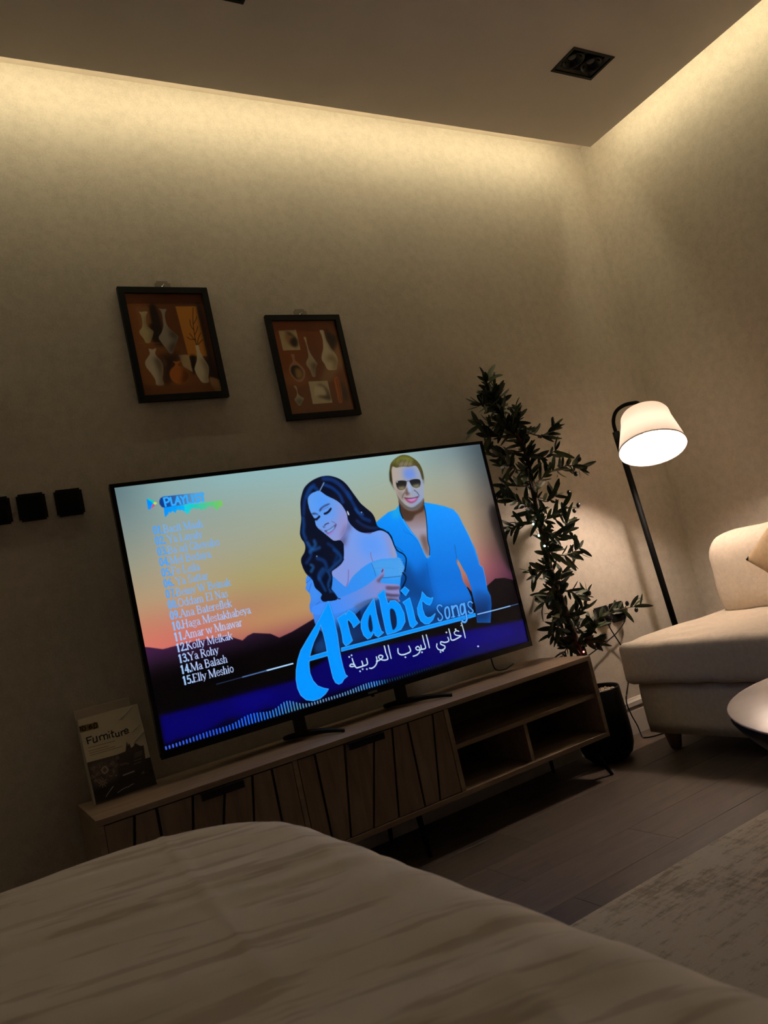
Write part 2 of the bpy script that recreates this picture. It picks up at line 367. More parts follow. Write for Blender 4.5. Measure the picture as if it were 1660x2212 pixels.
ART_TV = [
('P',((60,28,62),(4,2,9),(1875,5069),(1950,6118)),[-58,4947,258,5052,656,5203,1226,5185,1851,5198,2675,5253,3127,5505,3318,5400,3523,5354,4089,5507,4355,5696,4838,5606,5689,5358,5759,5314,7508,5373,9988,5726,12150,5530,12354,5863,13087,5653,13522,5468,13974,5523,14470,5726,14823,5897,14852,8556,3965,8580,50,8348],1.5,1,0,None,None),
('P',(0,0,0),[150,5662,1738,5797,3594,5977,6173,6022,9814,6413,14045,6925,14734,8407,4022,8307,50,8348],30,0.75,0,None,None),
('P',(2,0,98),[193,7082,1942,7118,4511,7144,6020,6704,9681,6936,12450,7140,14420,7277,14331,8131,10765,8030,8105,8063,4623,7991,3185,7985,169,7922],9,0.95,0,None,None),
('P',(6,3,128),[2377,7261,3576,7270,3775,7509,2782,7599],25,0.6,1,None,None),
('P',(10,4,130),[11338,7205,13531,7351,13655,7736,11575,7660],20,0.5,1,None,None),
('P',(0,0,10),[64,8269,471,7887,1335,7932,2197,7701,2730,7855,3478,7749,4187,7948,4663,7806,6337,7858,8765,7967,10765,8030,14599,8315,14633,8745,3965,8580],12,0.75,0,None,None),
('P',((8,148,255),(3,110,215),(11696,2322),(11368,4991)),[8596,2703,8834,2538,9139,2380,9481,2224,9800,2181,10006,2017,9975,2383,10070,2633,10274,3078,10475,3406,10578,3838,10653,4132,10785,4081,10876,3798,10869,3499,10986,2917,11044,2535,11056,2174,11104,2084,11540,2209,11984,2361,12354,2536,12519,2776,12637,3196,12798,3747,12916,4169,12954,4671,12943,4824,13059,4931,13065,5305,13024,5784,13112,6059,13064,6363,12939,6707,12801,7045,12191,6911,12237,6613,12291,6288,12281,6061,12287,5780,12304,5586,12266,5268,12232,5064,12148,4851,12053,4552,11962,4366,11919,4528,12000,4880,12000,5274,12147,5640,12209,5934,12171,6207,12001,6702,10041,6679,8628,6622,7348,6328,7549,4838,8040,3370],0.8,1,0,None,'shirt'),
('P',(4,30,75),[12248,6054,13132,6120,12845,7083,11951,6886,11970,6556,9100,6600,7592,6538,7741,5906,9589,5912,10867,6046,12137,6200],28,0.8,0,'shirt',None),
('P',(10,60,130),[12451,5700,13050,6018,13064,6363,12291,6288],16,0.45,1,'shirt',None),
('P',(0,70,150),[8121,4300,9093,4081,10084,4584,10585,4292,10529,5158,10553,5708,9709,6071,7741,5906],26,0.75,1,'shirt',None),
('P',(0,55,120),[9834,4159,9908,4768,10109,5131,10462,5418,10146,5625,9594,5379,9143,5155,9482,4419],18,0.55,1,'shirt',None),
('S',(0,70,170),[10594,4321,10541,4723,10529,5158,10533,5595],1.5,0.7,1,'shirt',2.5),
('S',(20,60,130),[12018,3867,11993,4117,11969,4339,11952,4534],1.2,0.8,1,None,2.2),
('S',(0,90,200),[9946,2924,9981,3062,10242,3206,10399,3423,10537,3861],1.2,0.6,1,None,2.2),
('S',(90,185,255),[9971,2471,10068,2780,10260,3135,10460,3463,10564,3895,10660,4148,10819,4087],1.5,0.6,1,None,3),
('S',(70,180,255),[12711,3291,12786,3677,12878,4267,12943,4824,13059,4931,13065,5305,13024,5784],1.2,0.55,1,None,2.5),
('P',(60,200,200),[9559,2323,9962,2085,9959,2380,9716,2522],14,0.35,1,None,None),
('P',(84,60,48),[10019,1796,11140,1943,11073,2237,10776,2496,10161,2409,9953,2261],1,1,0,None,None),
('P',((120,92,80),(158,148,165),(10495,2337),(10425,3041)),[10010,2003,9985,2384,10070,2633,10274,3078,10475,3406,10578,3838,10669,4114,10782,4051,10872,3559,10979,2916,11041,2474,11060,2144,10793,2289,10499,2323,10218,2179],1,1,1,None,'chest'),
('P',(60,40,30),[9990,1970,10210,2208,10495,2337,10785,2318,11081,2147,11004,2378,10596,2501,10375,2677,10070,2633,9959,2380],5,0.8,1,'chest',None),
('P',(95,72,62),[10606,3308,10847,3346,10846,3704,10743,4103,10640,3878,10582,3542],12,0.75,1,'chest',None),
('S',(10,20,50),[11073,2207,11054,2536,10993,2918,10873,3499,10869,3797,10796,4053],1.5,0.8,1,None,4),
('S',(15,18,38),[10016,2033,9980,2265,9995,2400,10024,2537],1.5,0.8,1,None,5),
('P',((176,160,148),(150,160,185),(9938,1192),(11213,1345)),[9991,692,10091,569,10394,616,10743,638,11102,637,11214,796,11260,1045,11292,1263,11245,1531,11148,1884,11029,2095,10800,2260,10537,2313,10305,2251,10137,2079,10045,1918,10000,1675,9963,1403,9922,1190,9942,895],1,1,1,None,'face'),
('P',(92,135,235),[10578,727,10968,739,11006,1016,10899,1156,10518,1111,10493,928],16,0.8,1,'face',None),
('P',(110,150,225),[10600,1211,10628,1455,10601,1632,10823,1600,10968,1739,11013,1987,10787,2168,10505,2159,10397,2025,10686,2004,10861,1876],18,0.55,1,'face',None),
('P',(88,82,78),[9963,1374,9942,1490,10120,1869,10307,2102,10566,2197,10963,2041,11123,1911,11004,2167,10758,2284,10498,2326,10270,2252,10077,2041,9960,1670],3,0.85,1,'face',None),
('P',(120,105,98),[9997,1378,10171,1519,10347,1660,10255,1887,10100,1807],12,0.5,1,'face',None),
('P',(96,60,48),[10456,1434,10524,1443,10512,1561,10576,1659,10472,1721,10373,1693,10396,1577],6,0.85,1,'face',None),
('P',(150,185,240),[10585,1270,10664,1309,10650,1578,10542,1655,10512,1561],6,0.6,1,'face',None),
('S',(70,66,76),[10796,1567,10909,1686,10953,1798],2,0.7,1,None,4),
('S',(90,75,72),[10361,1602,10247,1707,10209,1791],3,0.6,1,None,5),
('P',(150,62,95),[10297,1803,10514,1837,10721,1864,10916,1829,10762,1984,10552,2040,10393,1971],3,0.9,1,None,None),
('P',(208,150,225),[10400,1870,10574,1881,10826,1872,10697,1960,10535,1969],4,0.85,1,None,None),
('S',(50,30,40),[10292,1796,10444,1834,10688,1854,10923,1830],1.5,0.7,1,None,3),
('P',(20,20,22),[10093,1157,10198,1128,10439,1144,10541,1192,10512,1321,10404,1458,10246,1498,10119,1446,10072,1328],1.5,0.93,1,None,None),
('P',(175,160,120),[10122,1363,10279,1368,10453,1374,10356,1482,10246,1498,10136,1449],7,0.75,1,None,None),
('P',(20,22,26),[10696,1180,10901,1150,11092,1178,11158,1247,11142,1367,11066,1464,10903,1495,10760,1426,10702,1314],1.5,0.93,1,None,None),
('P',(170,165,120),[10753,1380,10917,1370,11096,1376,11056,1463,10903,1495,10791,1445],7,0.75,1,None,None),
('S',(40,40,44),[10529,1209,10624,1184,10701,1205],1,0.9,1,None,2.5),
('S',(190,200,210),[10115,1154,10304,1122,10538,1174,10680,1173,10902,1144,11111,1174],1,0.5,1,None,1.6),
('P',(240,245,255),[10116,1148,10165,1148,10153,1194,10111,1195],2,0.8,1,None,None),
('P',(78,72,34),[9838,1121,9878,888,9931,686,10048,459,10261,301,10570,188,10848,215,11099,362,11269,551,11356,781,11359,1057,11315,1229,11258,1167,11253,1044,11214,826,11104,656,10808,661,10498,621,10250,631,10096,578,10004,753,9968,958,9924,1250,9886,1097],1.5,1,1,None,'mhair'),
('P',(150,160,70),[10130,408,10523,237,10835,269,11085,416,10923,491,10563,362,10293,455],10,0.55,1,'mhair',None),
('P',(165,150,140),[10354,492,10613,443,10919,505,11033,624,10743,638,10398,601],9,0.6,1,'mhair',None),
('S',(60,55,35),[10159,576,10242,450,10322,338],1.2,0.5,1,None,2.5),
('S',(60,55,35),[10329,594,10430,469,10528,359],1.2,0.5,1,None,2.5),
('S',(60,55,35),[10535,616,10637,491,10736,380],1.2,0.5,1,None,2.5),
('S',(60,55,35),[10743,638,10828,511,10910,398],1.2,0.5,1,None,2.5),
('S',(60,55,35),[10952,661,11038,533,11121,419],1.2,0.5,1,None,2.5),
('P',(40,38,30),[9842,1092,9909,773,9984,751,9948,985,9924,1250,9942,1460,9913,1368],4,0.8,1,None,None),
('P',(60,62,50),[11341,840,11351,1117,11275,1413,11278,1261,11267,1046],5,0.7,1,None,None),
('P',(96,104,170),[6989,2696,7210,2731,7571,2422,7783,2139,7868,2414,8097,2712,8613,2832,8985,2822,8768,3082,8031,2991,7461,3160,7254,3048],1,1,0,None,None),
('P',((112,158,240),(128,150,222),(8793,2980),(7207,4018)),[7099,2713,7315,2908,7505,2777,7682,2517,7803,2247,7902,2525,8091,2738,8506,2895,8675,2828,8924,2818,9151,2907,9296,3113,9378,3422,9406,3696,9384,3913,9036,3901,8670,3877,8359,3901,8037,3988,7711,4111,7440,4267,7283,4443,7108,4575,6946,4404,6766,4191,6636,4015,6625,3810,7008,3623,7236,3380,7310,3057],1,1,1,None,'skin'),
('P',(80,58,86),[7288,2898,7479,2825,7682,2517,7765,2347,7844,2516,7655,2696,7541,2939,7405,3150,7282,3052],14,0.8,1,'skin',None),
('P',(150,140,190),[9086,2918,9314,3143,9385,3908,9132,3891,9118,3433],16,0.65,1,'skin',None),
('P',(172,160,150),[9307,3169,9399,3695,9384,3913,9265,3860,9268,3458],9,0.5,1,'skin',None),
('P',(78,150,250),[8049,2915,8497,2933,8857,3097,8847,3655,8463,3721,8029,3515],30,0.6,1,'skin',None),
('S',(150,70,110),[8382,3549,8358,3677,8374,3812,8380,3891],1.2,0.7,1,None,2.6),
('S',(120,80,150),[7363,3995,7301,4215,7233,4408,7117,4559],2.5,0.7,1,None,3),
('P',((45,150,245),(60,130,235),(8725,3904),(5873,4946)),[5885,3829,5785,3910,5702,4044,5689,4190,5627,4327,5706,4461,5742,4573,5716,4741,5628,4920,5634,5167,5694,5093,5705,5569,5971,5913,6424,5920,7155,5598,7791,5290,8511,5187,9150,5010,9294,4833,9374,4634,9537,4423,9615,4303,9568,4106,9472,3914,9282,3916,9040,3884,8737,3853,8364,3880,8042,3967,7710,4114,7439,4271,7235,4463,7120,4548,6907,4324,6705,4082,6349,3789],1,1,1,None,'dress'),
('P',(96,165,225),[8361,3892,8731,3878,9098,3902,9469,3927,9600,4300,9374,4634,8644,4497,8377,4211],10,0.5,1,'dress',None),
('S',(40,85,150),[8306,3935,8342,4099,8365,4261,8364,4392],1.2,0.7,1,None,2.4),
('S',(30,80,140),[8579,4511,8879,4546,9183,4577,9353,4590],1.5,0.75,1,None,2.6),
('S',(70,130,200),[8336,4124,8812,4184,9193,4280],1.5,0.5,1,None,2.2),
('S',(130,170,205),[9433,3947,9608,4010],1,0.6,1,None,2),
('S',(130,170,205),[9435,4039,9617,4103],1,0.6,1,None,2),
('S',(130,170,205),[9438,4131,9564,4186],1,0.6,1,None,2),
('S',(130,170,205),[9368,4210,9573,4279],1,0.6,1,None,2),
('S',(130,170,205),[9371,4301,9521,4361],1,0.6,1,None,2),
('S',(130,170,205),[9374,4393,9530,4454],1,0.6,1,None,2),
('S',(130,170,205),[9304,4471,9478,4536],1,0.6,1,None,2),
('P',(70,150,245),[5723,3948,5919,3985,6004,4351,6120,4574,5899,4828,5716,4790,5669,4385],14,0.5,1,'dress',None),
('S',(30,80,170),[5694,4142,5833,4069,5946,3990],1.2,0.6,1,None,2.2),
('S',(30,80,170),[5710,4442,5794,4310,5877,4177],1.2,0.6,1,None,2.2),
('S',(30,80,170),[5685,5055,5878,4922,6030,4855],1.2,0.6,1,None,2.2),
('P',(6,30,80),[5735,5670,6036,5976,7166,5552,7791,5290,8043,5192,8373,5761,8593,6310,6837,6497,5856,6549,5419,6397],22,0.9,0,None,None),
('P',(14,50,105),[5971,5913,6651,5634,7069,5969,6994,6534,6280,6556,5468,6408,5855,6076],20,0.75,0,None,None),
('P',(20,60,120),[6557,6047,7091,5876,7539,5878,8315,5998,8546,6500,7365,6621,6464,6457],24,0.55,0,None,None),
('P',(22,62,118),[5517,6186,5855,6076,5916,6516,5454,6475],10,0.7,0,None,None),
('P',((62,140,250),(128,138,205),(6402,5056),(8385,4684)),[6240,4910,6726,4871,7259,4800,7626,4732,7944,4639,8209,4533,8448,4421,8607,4332,8664,4223,8732,4196,8767,4282,8703,4455,8487,4638,8767,4753,9119,4839,9256,4945,9186,5078,9164,5233,9088,5350,9108,5460,8908,5446,8626,5335,8353,5201,8064,5143,7703,5159,7296,5268,6905,5338,6504,5353,6015,5299,5686,5179,5763,4948],1,1,1,None,'arm'),
('P',(84,66,92),[8668,4844,8895,4862,9253,4958,9199,5027,8891,5007,8688,4953],5,0.85,1,'arm',None),
('P',(70,55,80),[8599,5067,8857,5145,9164,5233,9103,5287,8803,5240,8577,5155],5,0.85,1,'arm',None),
('P',(66,54,80),[8591,5250,8821,5296,9075,5401,8968,5458,8649,5366],5,0.8,1,'arm',None),
('P',(80,62,80),[8351,4573,8527,4475,8712,4404,8659,4500,8484,4651,8400,4622],6,0.7,1,'arm',None),
('P',(160,140,190),[8733,4765,9116,4852,9227,4913,8922,4880],5,0.5,1,'arm',None),
('P',(160,140,190),[8708,4997,9060,5080,9137,5148,8864,5120],5,0.5,1,'arm',None),
('P',(100,90,120),[7302,5243,7700,5172,8062,5155,8350,5214,8064,5272,7660,5344,7357,5383],8,0.6,1,None,None),
('P',(70,20,70),[8634,4284,8720,4207,8722,4247,8656,4320],2,0.9,1,None,None),
('P',((92,155,240),(140,150,212),(6958,1555),(7720,2287)),[6441,1281,6536,1164,6692,1094,6920,1084,7126,1187,7394,1404,7592,1561,7722,1763,7775,1981,7777,2191,7699,2442,7556,2681,7355,2857,7200,2905,7032,2883,6917,2762,6777,2624,6640,2475,6524,2367,6483,2234,6508,2058,6429,1843,6394,1582],1,1,1,None,'wface'),
('P',(70,150,250),[6870,1181,7087,1234,7136,1527,7035,1721,6803,1741,6710,1522],26,0.65,1,'wface',None),
('P',(80,155,250),[7135,1787,7359,1818,7358,2078,7218,2188,7090,1988,6874,2060,6802,2256,6654,2285,6644,2078,6880,1906],22,0.6,1,'wface',None),
('P',(150,140,195),[7551,1740,7733,1975,7734,2290,7514,2674,7305,2823,7267,2481,7459,2145],24,0.6,1,'wface',None),
('P',(100,80,120),[7548,2523,7716,2366,7777,2191,7662,2541,7457,2795,7294,2873],12,0.6,1,'wface',None),
('P',(150,150,205),[6416,1585,6448,1820,6535,2062,6470,2232,6459,1898],12,0.5,1,'wface',None),
('P',(36,40,78),[6746,1805,6797,1719,6938,1646,7121,1593,7228,1602,7141,1632,6989,1673,6863,1728,6801,1802],3,0.92,1,None,None),
('P',(40,42,78),[6432,1843,6558,1830,6658,1885,6692,1936,6595,1892,6453,1877],3,0.9,1,None,None),
('S',(12,14,34),[6926,1918,7024,1901,7138,1839,7207,1776],2,0.95,1,None,7),
('P',(16,18,42),[6939,1894,7061,1859,7192,1763,7182,1832,7079,1909,6956,1948],3,0.75,1,None,None),
('S',(14,16,36),[6520,2055,6577,2063,6657,2019,6709,1985],2,0.95,1,None,7),
('P',(20,22,46),[6523,2040,6596,2040,6697,1988,6633,2064,6557,2117],3,0.7,1,None,None),
('S',(90,95,160),[6853,1773,6972,1749,7125,1702],3,0.6,1,None,3),
('S',(50,40,80),[6831,2317,6896,2282,6999,2264],2,0.85,1,None,4),
('P',(60,44,78),[6739,2349,6810,2349,6835,2389,6785,2397],3,0.75,1,None,None),
('S',(90,80,140),[6535,2318,6573,2400,6698,2471],3,0.5,1,None,3),
('P',(60,36,72),[6772,2495,6890,2500,7075,2438,7254,2349,7279,2379,7178,2493,7011,2596,6887,2641,6832,2568],2.5,0.85,1,None,None),
('P',(120,190,255),[6860,2532,7038,2477,7205,2399,7150,2489,7019,2559,6898,2589],2.5,0.95,1,None,None),
('P',(160,120,200),[6847,2591,7016,2571,7161,2503,7077,2619,6934,2682,6876,2663],5,0.85,1,None,None),
('S',(95,90,150),[7138,2223,7225,2282,7289,2359],3,0.6,1,None,3.4),
('P',(3,12,36),[7344,599,7113,599,6813,668,6563,781,6362,937,6214,1174,6115,1417,6051,1738,6011,1986,5908,2274,5853,2467,5869,2645,5935,2782,5938,2958,5861,3121,5720,3272,5676,3414,5700,3617,5789,3833,5920,3982,5954,4138,5977,4346,6104,4520,6168,4633,6104,4745,6169,4853,6302,4880,6491,4911,6692,4895,6645,4729,6556,4560,6632,4347,6700,4132,6725,3934,6936,3819,7129,3726,7260,3595,7330,3400,7382,3150,7394,3071,7309,2933,7168,2918,7031,2888,6892,2742,6733,2566,6562,2386,6502,2236,6505,2045,6424,1829,6389,1556,6430,1292,6579,1157,6745,1108,6924,1094,7159,1296,7436,1475,7606,1629,7710,1814,7778,2033,7777,2270,7856,2465,8045,2678,8256,2803,8609,2850,8922,2826,9122,2897,9326,3091,9397,3318,9363,3069,9138,2832,8974,2740,8879,2619,8857,2347,8775,2148,8581,1933,8414,1737,8290,1494,8146,1210,8019,981,7827,786,7564,650],1,1,1,None,'hair'),
('S',(14,62,140),[7180,685,7482,759,7732,947,7908,1207,8051,1490],9,0.62,1,'hair',16),
('S',(10,70,160),[7160,905,7418,1041,7650,1306,7729,1606],9,0.62,1,'hair',12),
('S',(10,56,130),[6772,858,6547,985,6389,1197,6249,1460,6147,1803],9,0.62,1,'hair',12),
('S',(14,66,140),[6909,1134,6727,930,6563,1039,6405,1250],9,0.62,1,'hair',14),
('S',(16,60,130),[8000,1324,8120,1711,8251,2047,8379,2278,8619,2420],9,0.62,1,'hair',14),
('S',(30,90,170),[8159,1928,8245,2073,8409,2149],9,0.62,1,'hair',8),
('S',(14,50,110),[8122,2347,8318,2534,8587,2681,8854,2722],9,0.62,1,'hair',10),
('S',(20,76,150),[6088,1946,6062,2196,5982,2437,6019,2644],9,0.62,1,'hair',12),
('S',(16,60,128),[5998,2742,6078,3007,6078,3258,5867,3472],9,0.62,1,'hair',10),
('S',(30,96,170),[6318,2793,6313,2945,6078,3133],9,0.62,1,'hair',12),
('S',(30,90,160),[6067,2803,6200,3078,6458,3045],9,0.62,1,'hair',10),
('S',(16,64,130),[6297,3397,6517,3537,6549,3771,6377,3916,6201,4085],9,0.62,1,'hair',14),
('S',(24,80,150),[6987,3210,7125,3361,7163,3574,6865,3751,6669,3869],9,0.62,1,'hair',12),
('S',(40,110,180),[6009,3573,6073,3660,5962,3790],9,0.62,1,'hair',9),
('S',(20,76,150),[6408,3774,6194,3987,6248,4248,6328,4515],9,0.62,1,'hair',10),
('S',(26,90,160),[6575,3906,6613,4116,6478,4343,6505,4600],9,0.62,1,'hair',9),
('S',(12,50,110),[6812,2976,6998,3160,7053,3426,6887,3653],9,0.62,1,'hair',12),
('S',(120,150,190),[7165,832,7072,941,6967,1063,6925,1115],1.5,0.9,1,None,4),
('S',(3,14,40),[7274,3597,7128,3731,6933,3829,6762,3895],1,0.9,1,None,3),
('S',(4,16,44),[6483,4444,6569,4562,6650,4704,6726,4871,6804,4902],1.2,0.9,1,None,3.4),
('S',(4,16,44),[6189,4637,6110,4746,6168,4858,6302,4880],1.2,0.9,1,None,3),
('S',(4,16,44),[5704,3597,5767,3807,5893,3980,5964,4094],1.2,0.9,1,None,3.4),
('S',(2,10,34),[9267,2947,9362,3204,9413,3509,9497,3685,9685,3825,9764,4001,9706,4207,9593,4456],1.2,0.95,1,None,5),
('S',(6,40,96),[9420,3483,9577,3617,9705,3747],1,0.6,1,None,2.4),
('S',(3,14,40),[9488,4495,9578,4646,9503,4819,9331,5000,9251,5197],1.5,0.9,1,None,6),
('P',(235,245,255),[7809,1964,7848,1959,7872,2089,7823,2093],2.2,0.95,1,None,None),
('P',(235,240,255),[8351,2072,8383,2053,8404,2080,8372,2099],2,0.9,1,None,None),
('P',(235,240,255),[6262,3315,6291,3298,6310,3324,6281,3341],2,0.9,1,None,None),
('P',(2,14,50),[6339,4913,6363,5126,6405,5525,6405,6043,6366,6473,6349,6803,6354,7164,6382,7428,6442,7482,6299,7534,6190,7633,6070,7653,5972,7576,5923,7411,5912,7078,5909,6645,5927,6241,5916,5777,5889,5579,5732,5838,5508,6092,5381,6289,5244,6533,5166,6765,5130,7056,5183,7319,5305,7526,5500,7653,5655,7720,5517,7833,5301,7925,5050,7930,4822,7843,4673,7654,4615,7417,4629,7125,4697,6846,4832,6532,4997,6273,5242,6030,5523,5765,5770,5540,6030,5263,6217,5070],5,0.9,0,None,None),
('P',(2,14,50),[5228,6542,5893,6526,5922,6648,5204,6654],5,0.9,0,None,None),
('P',(2,14,50),[6550,5530,6885,5419,6842,5515,7033,5359,7207,5514,7344,5835,7074,5959,7046,5822,6961,5672,6890,5656,6875,5784,6880,6151,6913,6373,6750,6460,6627,6483,6566,6365,6588,6136,6586,5824],5,0.9,0,None,None),
('P',(2,14,50),[8086,5164,7854,5358,7583,5595,7407,5822,7355,6049,7388,6294,7503,6452,7631,6429,7770,6301,7819,6286,7825,6394,7927,6484,8165,6378,8091,6321,8063,6046,8059,5670,8085,5299],5,0.9,0,None,None),
('P',(2,14,50),[8281,5068,8578,4951,8573,5236,8602,5487,8731,5377,8918,5402,9068,5583,9152,5903,9127,6199,8894,6421,8625,6469,8305,6477,8279,6390,8284,6041,8293,5612,8313,5264],5,0.9,0,None,None),
('P',(2,14,50),[9216,5525,9533,5426,9547,5665,9559,5914,9551,6240,9617,6367,9479,6429,9369,6476,9294,6387,9291,6204,9298,5879,9287,5632],5,0.9,0,None,None),
('P',(2,14,50),[9392,5305,9248,5102,9442,5007,9576,5157],5,0.9,0,None,None),
('P',(2,14,50),[10117,5326,10251,5540,10407,5624,10511,5614,10393,5778,10300,5842,10167,5773,10053,5625,9991,5674,9955,5915,9990,6171,10089,6275,10237,6286,10450,6197,10289,6380,10086,6481,9918,6454,9780,6311,9728,6073,9759,5853,9891,5675,10036,5497],5,0.9,0,None,None),
('P',(2,14,50),[6457,6535,12194,6557,12187,6658,6436,6628],5,0.9,0,None,None),
('L',(70,170,255),[6339,4913,6363,5126,6405,5525,6405,6043,6366,6473,6349,6803,6354,7164,6382,7428,6442,7482,6299,7534,6190,7633,6070,7653,5972,7576,5923,7411,5912,7078,5909,6645,5927,6241,5916,5777,5889,5579,5732,5838,5508,6092,5381,6289,5244,6533,5166,6765,5130,7056,5183,7319,5305,7526,5500,7653,5655,7720,5517,7833,5301,7925,5050,7930,4822,7843,4673,7654,4615,7417,4629,7125,4697,6846,4832,6532,4997,6273,5242,6030,5523,5765,5770,5540,6030,5263,6217,5070,6339,4913],0.6,0.95,0,None,4.2),
('L',(70,170,255),[5228,6542,5893,6526,5922,6648,5204,6654,5228,6542],0.6,0.95,0,None,4.2),
('L',(70,170,255),[6550,5530,6885,5419,6842,5515,7033,5359,7207,5514,7344,5835,7074,5959,7046,5822,6961,5672,6890,5656,6875,5784,6880,6151,6913,6373,6750,6460,6627,6483,6566,6365,6588,6136,6586,5824,6550,5530],0.6,0.95,0,None,4.2),
('L',(70,170,255),[8086,5164,7854,5358,7583,5595,7407,5822,7355,6049,7388,6294,7503,6452,7631,6429,7770,6301,7819,6286,7825,6394,7927,6484,8165,6378,8091,6321,8063,6046,8059,5670,8085,5299,8086,5164],0.6,0.95,0,None,4.2),
('L',(70,170,255),[8281,5068,8578,4951,8573,5236,8602,5487,8731,5377,8918,5402,9068,5583,9152,5903,9127,6199,8894,6421,8625,6469,8305,6477,8279,6390,8284,6041,8293,5612,8313,5264,8281,5068],0.6,0.95,0,None,4.2),
('L',(70,170,255),[9216,5525,9533,5426,9547,5665,9559,5914,9551,6240,9617,6367,9479,6429,9369,6476,9294,6387,9291,6204,9298,5879,9287,5632,9216,5525],0.6,0.95,0,None,4.2),
('L',(70,170,255),[9392,5305,9248,5102,9442,5007,9576,5157,9392,5305],0.6,0.95,0,None,4.2),
('L',(70,170,255),[10117,5326,10251,5540,10407,5624,10511,5614,10393,5778,10300,5842,10167,5773,10053,5625,9991,5674,9955,5915,9990,6171,10089,6275,10237,6286,10450,6197,10289,6380,10086,6481,9918,6454,9780,6311,9728,6073,9759,5853,9891,5675,10036,5497,10117,5326],0.6,0.95,0,None,4.2),
('L',(70,170,255),[6457,6535,12194,6557,12187,6658,6436,6628,6457,6535],0.6,0.95,0,None,4.2),
('P',(0,148,255),[6339,4913,6363,5126,6405,5525,6405,6043,6366,6473,6349,6803,6354,7164,6382,7428,6442,7482,6299,7534,6190,7633,6070,7653,5972,7576,5923,7411,5912,7078,5909,6645,5927,6241,5916,5777,5889,5579,5732,5838,5508,6092,5381,6289,5244,6533,5166,6765,5130,7056,5183,7319,5305,7526,5500,7653,5655,7720,5517,7833,5301,7925,5050,7930,4822,7843,4673,7654,4615,7417,4629,7125,4697,6846,4832,6532,4997,6273,5242,6030,5523,5765,5770,5540,6030,5263,6217,5070],0.6,1,0,None,None),
('P',(0,148,255),[5228,6542,5893,6526,5922,6648,5204,6654],0.6,1,0,None,None),
('P',(0,148,255),[6550,5530,6885,5419,6842,5515,7033,5359,7207,5514,7344,5835,7074,5959,7046,5822,6961,5672,6890,5656,6875,5784,6880,6151,6913,6373,6750,6460,6627,6483,6566,6365,6588,6136,6586,5824],0.6,1,0,None,None),
('P',(0,148,255),[8086,5164,7854,5358,7583,5595,7407,5822,7355,6049,7388,6294,7503,6452,7631,6429,7770,6301,7819,6286,7825,6394,7927,6484,8165,6378,8091,6321,8063,6046,8059,5670,8085,5299],0.6,1,0,None,None),
('P',(0,148,255),[8281,5068,8578,4951,8573,5236,8602,5487,8731,5377,8918,5402,9068,5583,9152,5903,9127,6199,8894,6421,8625,6469,8305,6477,8279,6390,8284,6041,8293,5612,8313,5264],0.6,1,0,None,None),
('P',(0,148,255),[9216,5525,9533,5426,9547,5665,9559,5914,9551,6240,9617,6367,9479,6429,9369,6476,9294,6387,9291,6204,9298,5879,9287,5632],0.6,1,0,None,None),
('P',(0,148,255),[9392,5305,9248,5102,9442,5007,9576,5157],0.6,1,0,None,None),
('P',(0,148,255),[10117,5326,10251,5540,10407,5624,10511,5614,10393,5778,10300,5842,10167,5773,10053,5625,9991,5674,9955,5915,9990,6171,10089,6275,10237,6286,10450,6197,10289,6380,10086,6481,9918,6454,9780,6311,9728,6073,9759,5853,9891,5675,10036,5497],0.6,1,0,None,None),
('P',(0,148,255),[6457,6535,12194,6557,12187,6658,6436,6628],0.6,1,0,None,None),
('P',(8,30,72),[7811,5670,7690,5857,7636,6085,7673,6253,7773,6196,7812,5991],0.8,1,1,None,None),
('P',(8,30,72),[8625,5682,8729,5649,8810,5776,8808,6048,8736,6277,8598,6381,8550,6316,8565,5995],0.8,1,1,None,None),
('S',(4,30,90),[10809,6000,10765,5943,10667,5935,10585,6023,10626,6161,10713,6301,10720,6412,10619,6484,10529,6454,10526,6386],2,0.6,1,None,9.2),
('S',(4,30,90),[11038,6069,10936,6111,10884,6258,10889,6438,10944,6477,11038,6417,11080,6257,11079,6110,11038,6069],2,0.6,1,None,11),
('S',(4,30,90),[11237,6089,11226,6267,11214,6472],2,0.6,1,None,12),
('S',(4,30,90),[11273,6171,11369,6106,11459,6115,11473,6234,11473,6362,11473,6490],2,0.6,1,None,11.5),
('S',(4,30,90),[11718,6094,11631,6140,11578,6299,11583,6449,11651,6464,11749,6378,11785,6193,11718,6094],2,0.6,1,None,11),
('S',(4,30,90),[11812,6092,11801,6304,11786,6557,11774,6683,11670,6771,11572,6737,11546,6686],2,0.6,1,None,11.5),
('S',(4,30,90),[12188,6152,12111,6084,12004,6110,11979,6223,12075,6350,12135,6449,12064,6509,11950,6481,11928,6412],2,0.6,1,None,9.2),
('S',(4,30,90),[11115,6472,11270,6478],2,0.6,1,None,8),
('S',(4,30,90),[11413,6487,11520,6483],2,0.6,1,None,8),
('S',(4,30,90),[11204,6083,11297,6081],2,0.6,1,None,8),
('S',(80,165,250),[10809,6000,10765,5943,10667,5935,10585,6023,10626,6161,10713,6301,10720,6412,10619,6484,10529,6454,10526,6386],0.6,1,1,None,5.2),
('S',(80,165,250),[11038,6069,10936,6111,10884,6258,10889,6438,10944,6477,11038,6417,11080,6257,11079,6110,11038,6069],0.6,1,1,None,7),
('S',(80,165,250),[11237,6089,11226,6267,11214,6472],0.6,1,1,None,8),
('S',(80,165,250),[11273,6171,11369,6106,11459,6115,11473,6234,11473,6362,11473,6490],0.6,1,1,None,7.5),
('S',(80,165,250),[11718,6094,11631,6140,11578,6299,11583,6449,11651,6464,11749,6378,11785,6193,11718,6094],0.6,1,1,None,7),
('S',(80,165,250),[11812,6092,11801,6304,11786,6557,11774,6683,11670,6771,11572,6737,11546,6686],0.6,1,1,None,7.5),
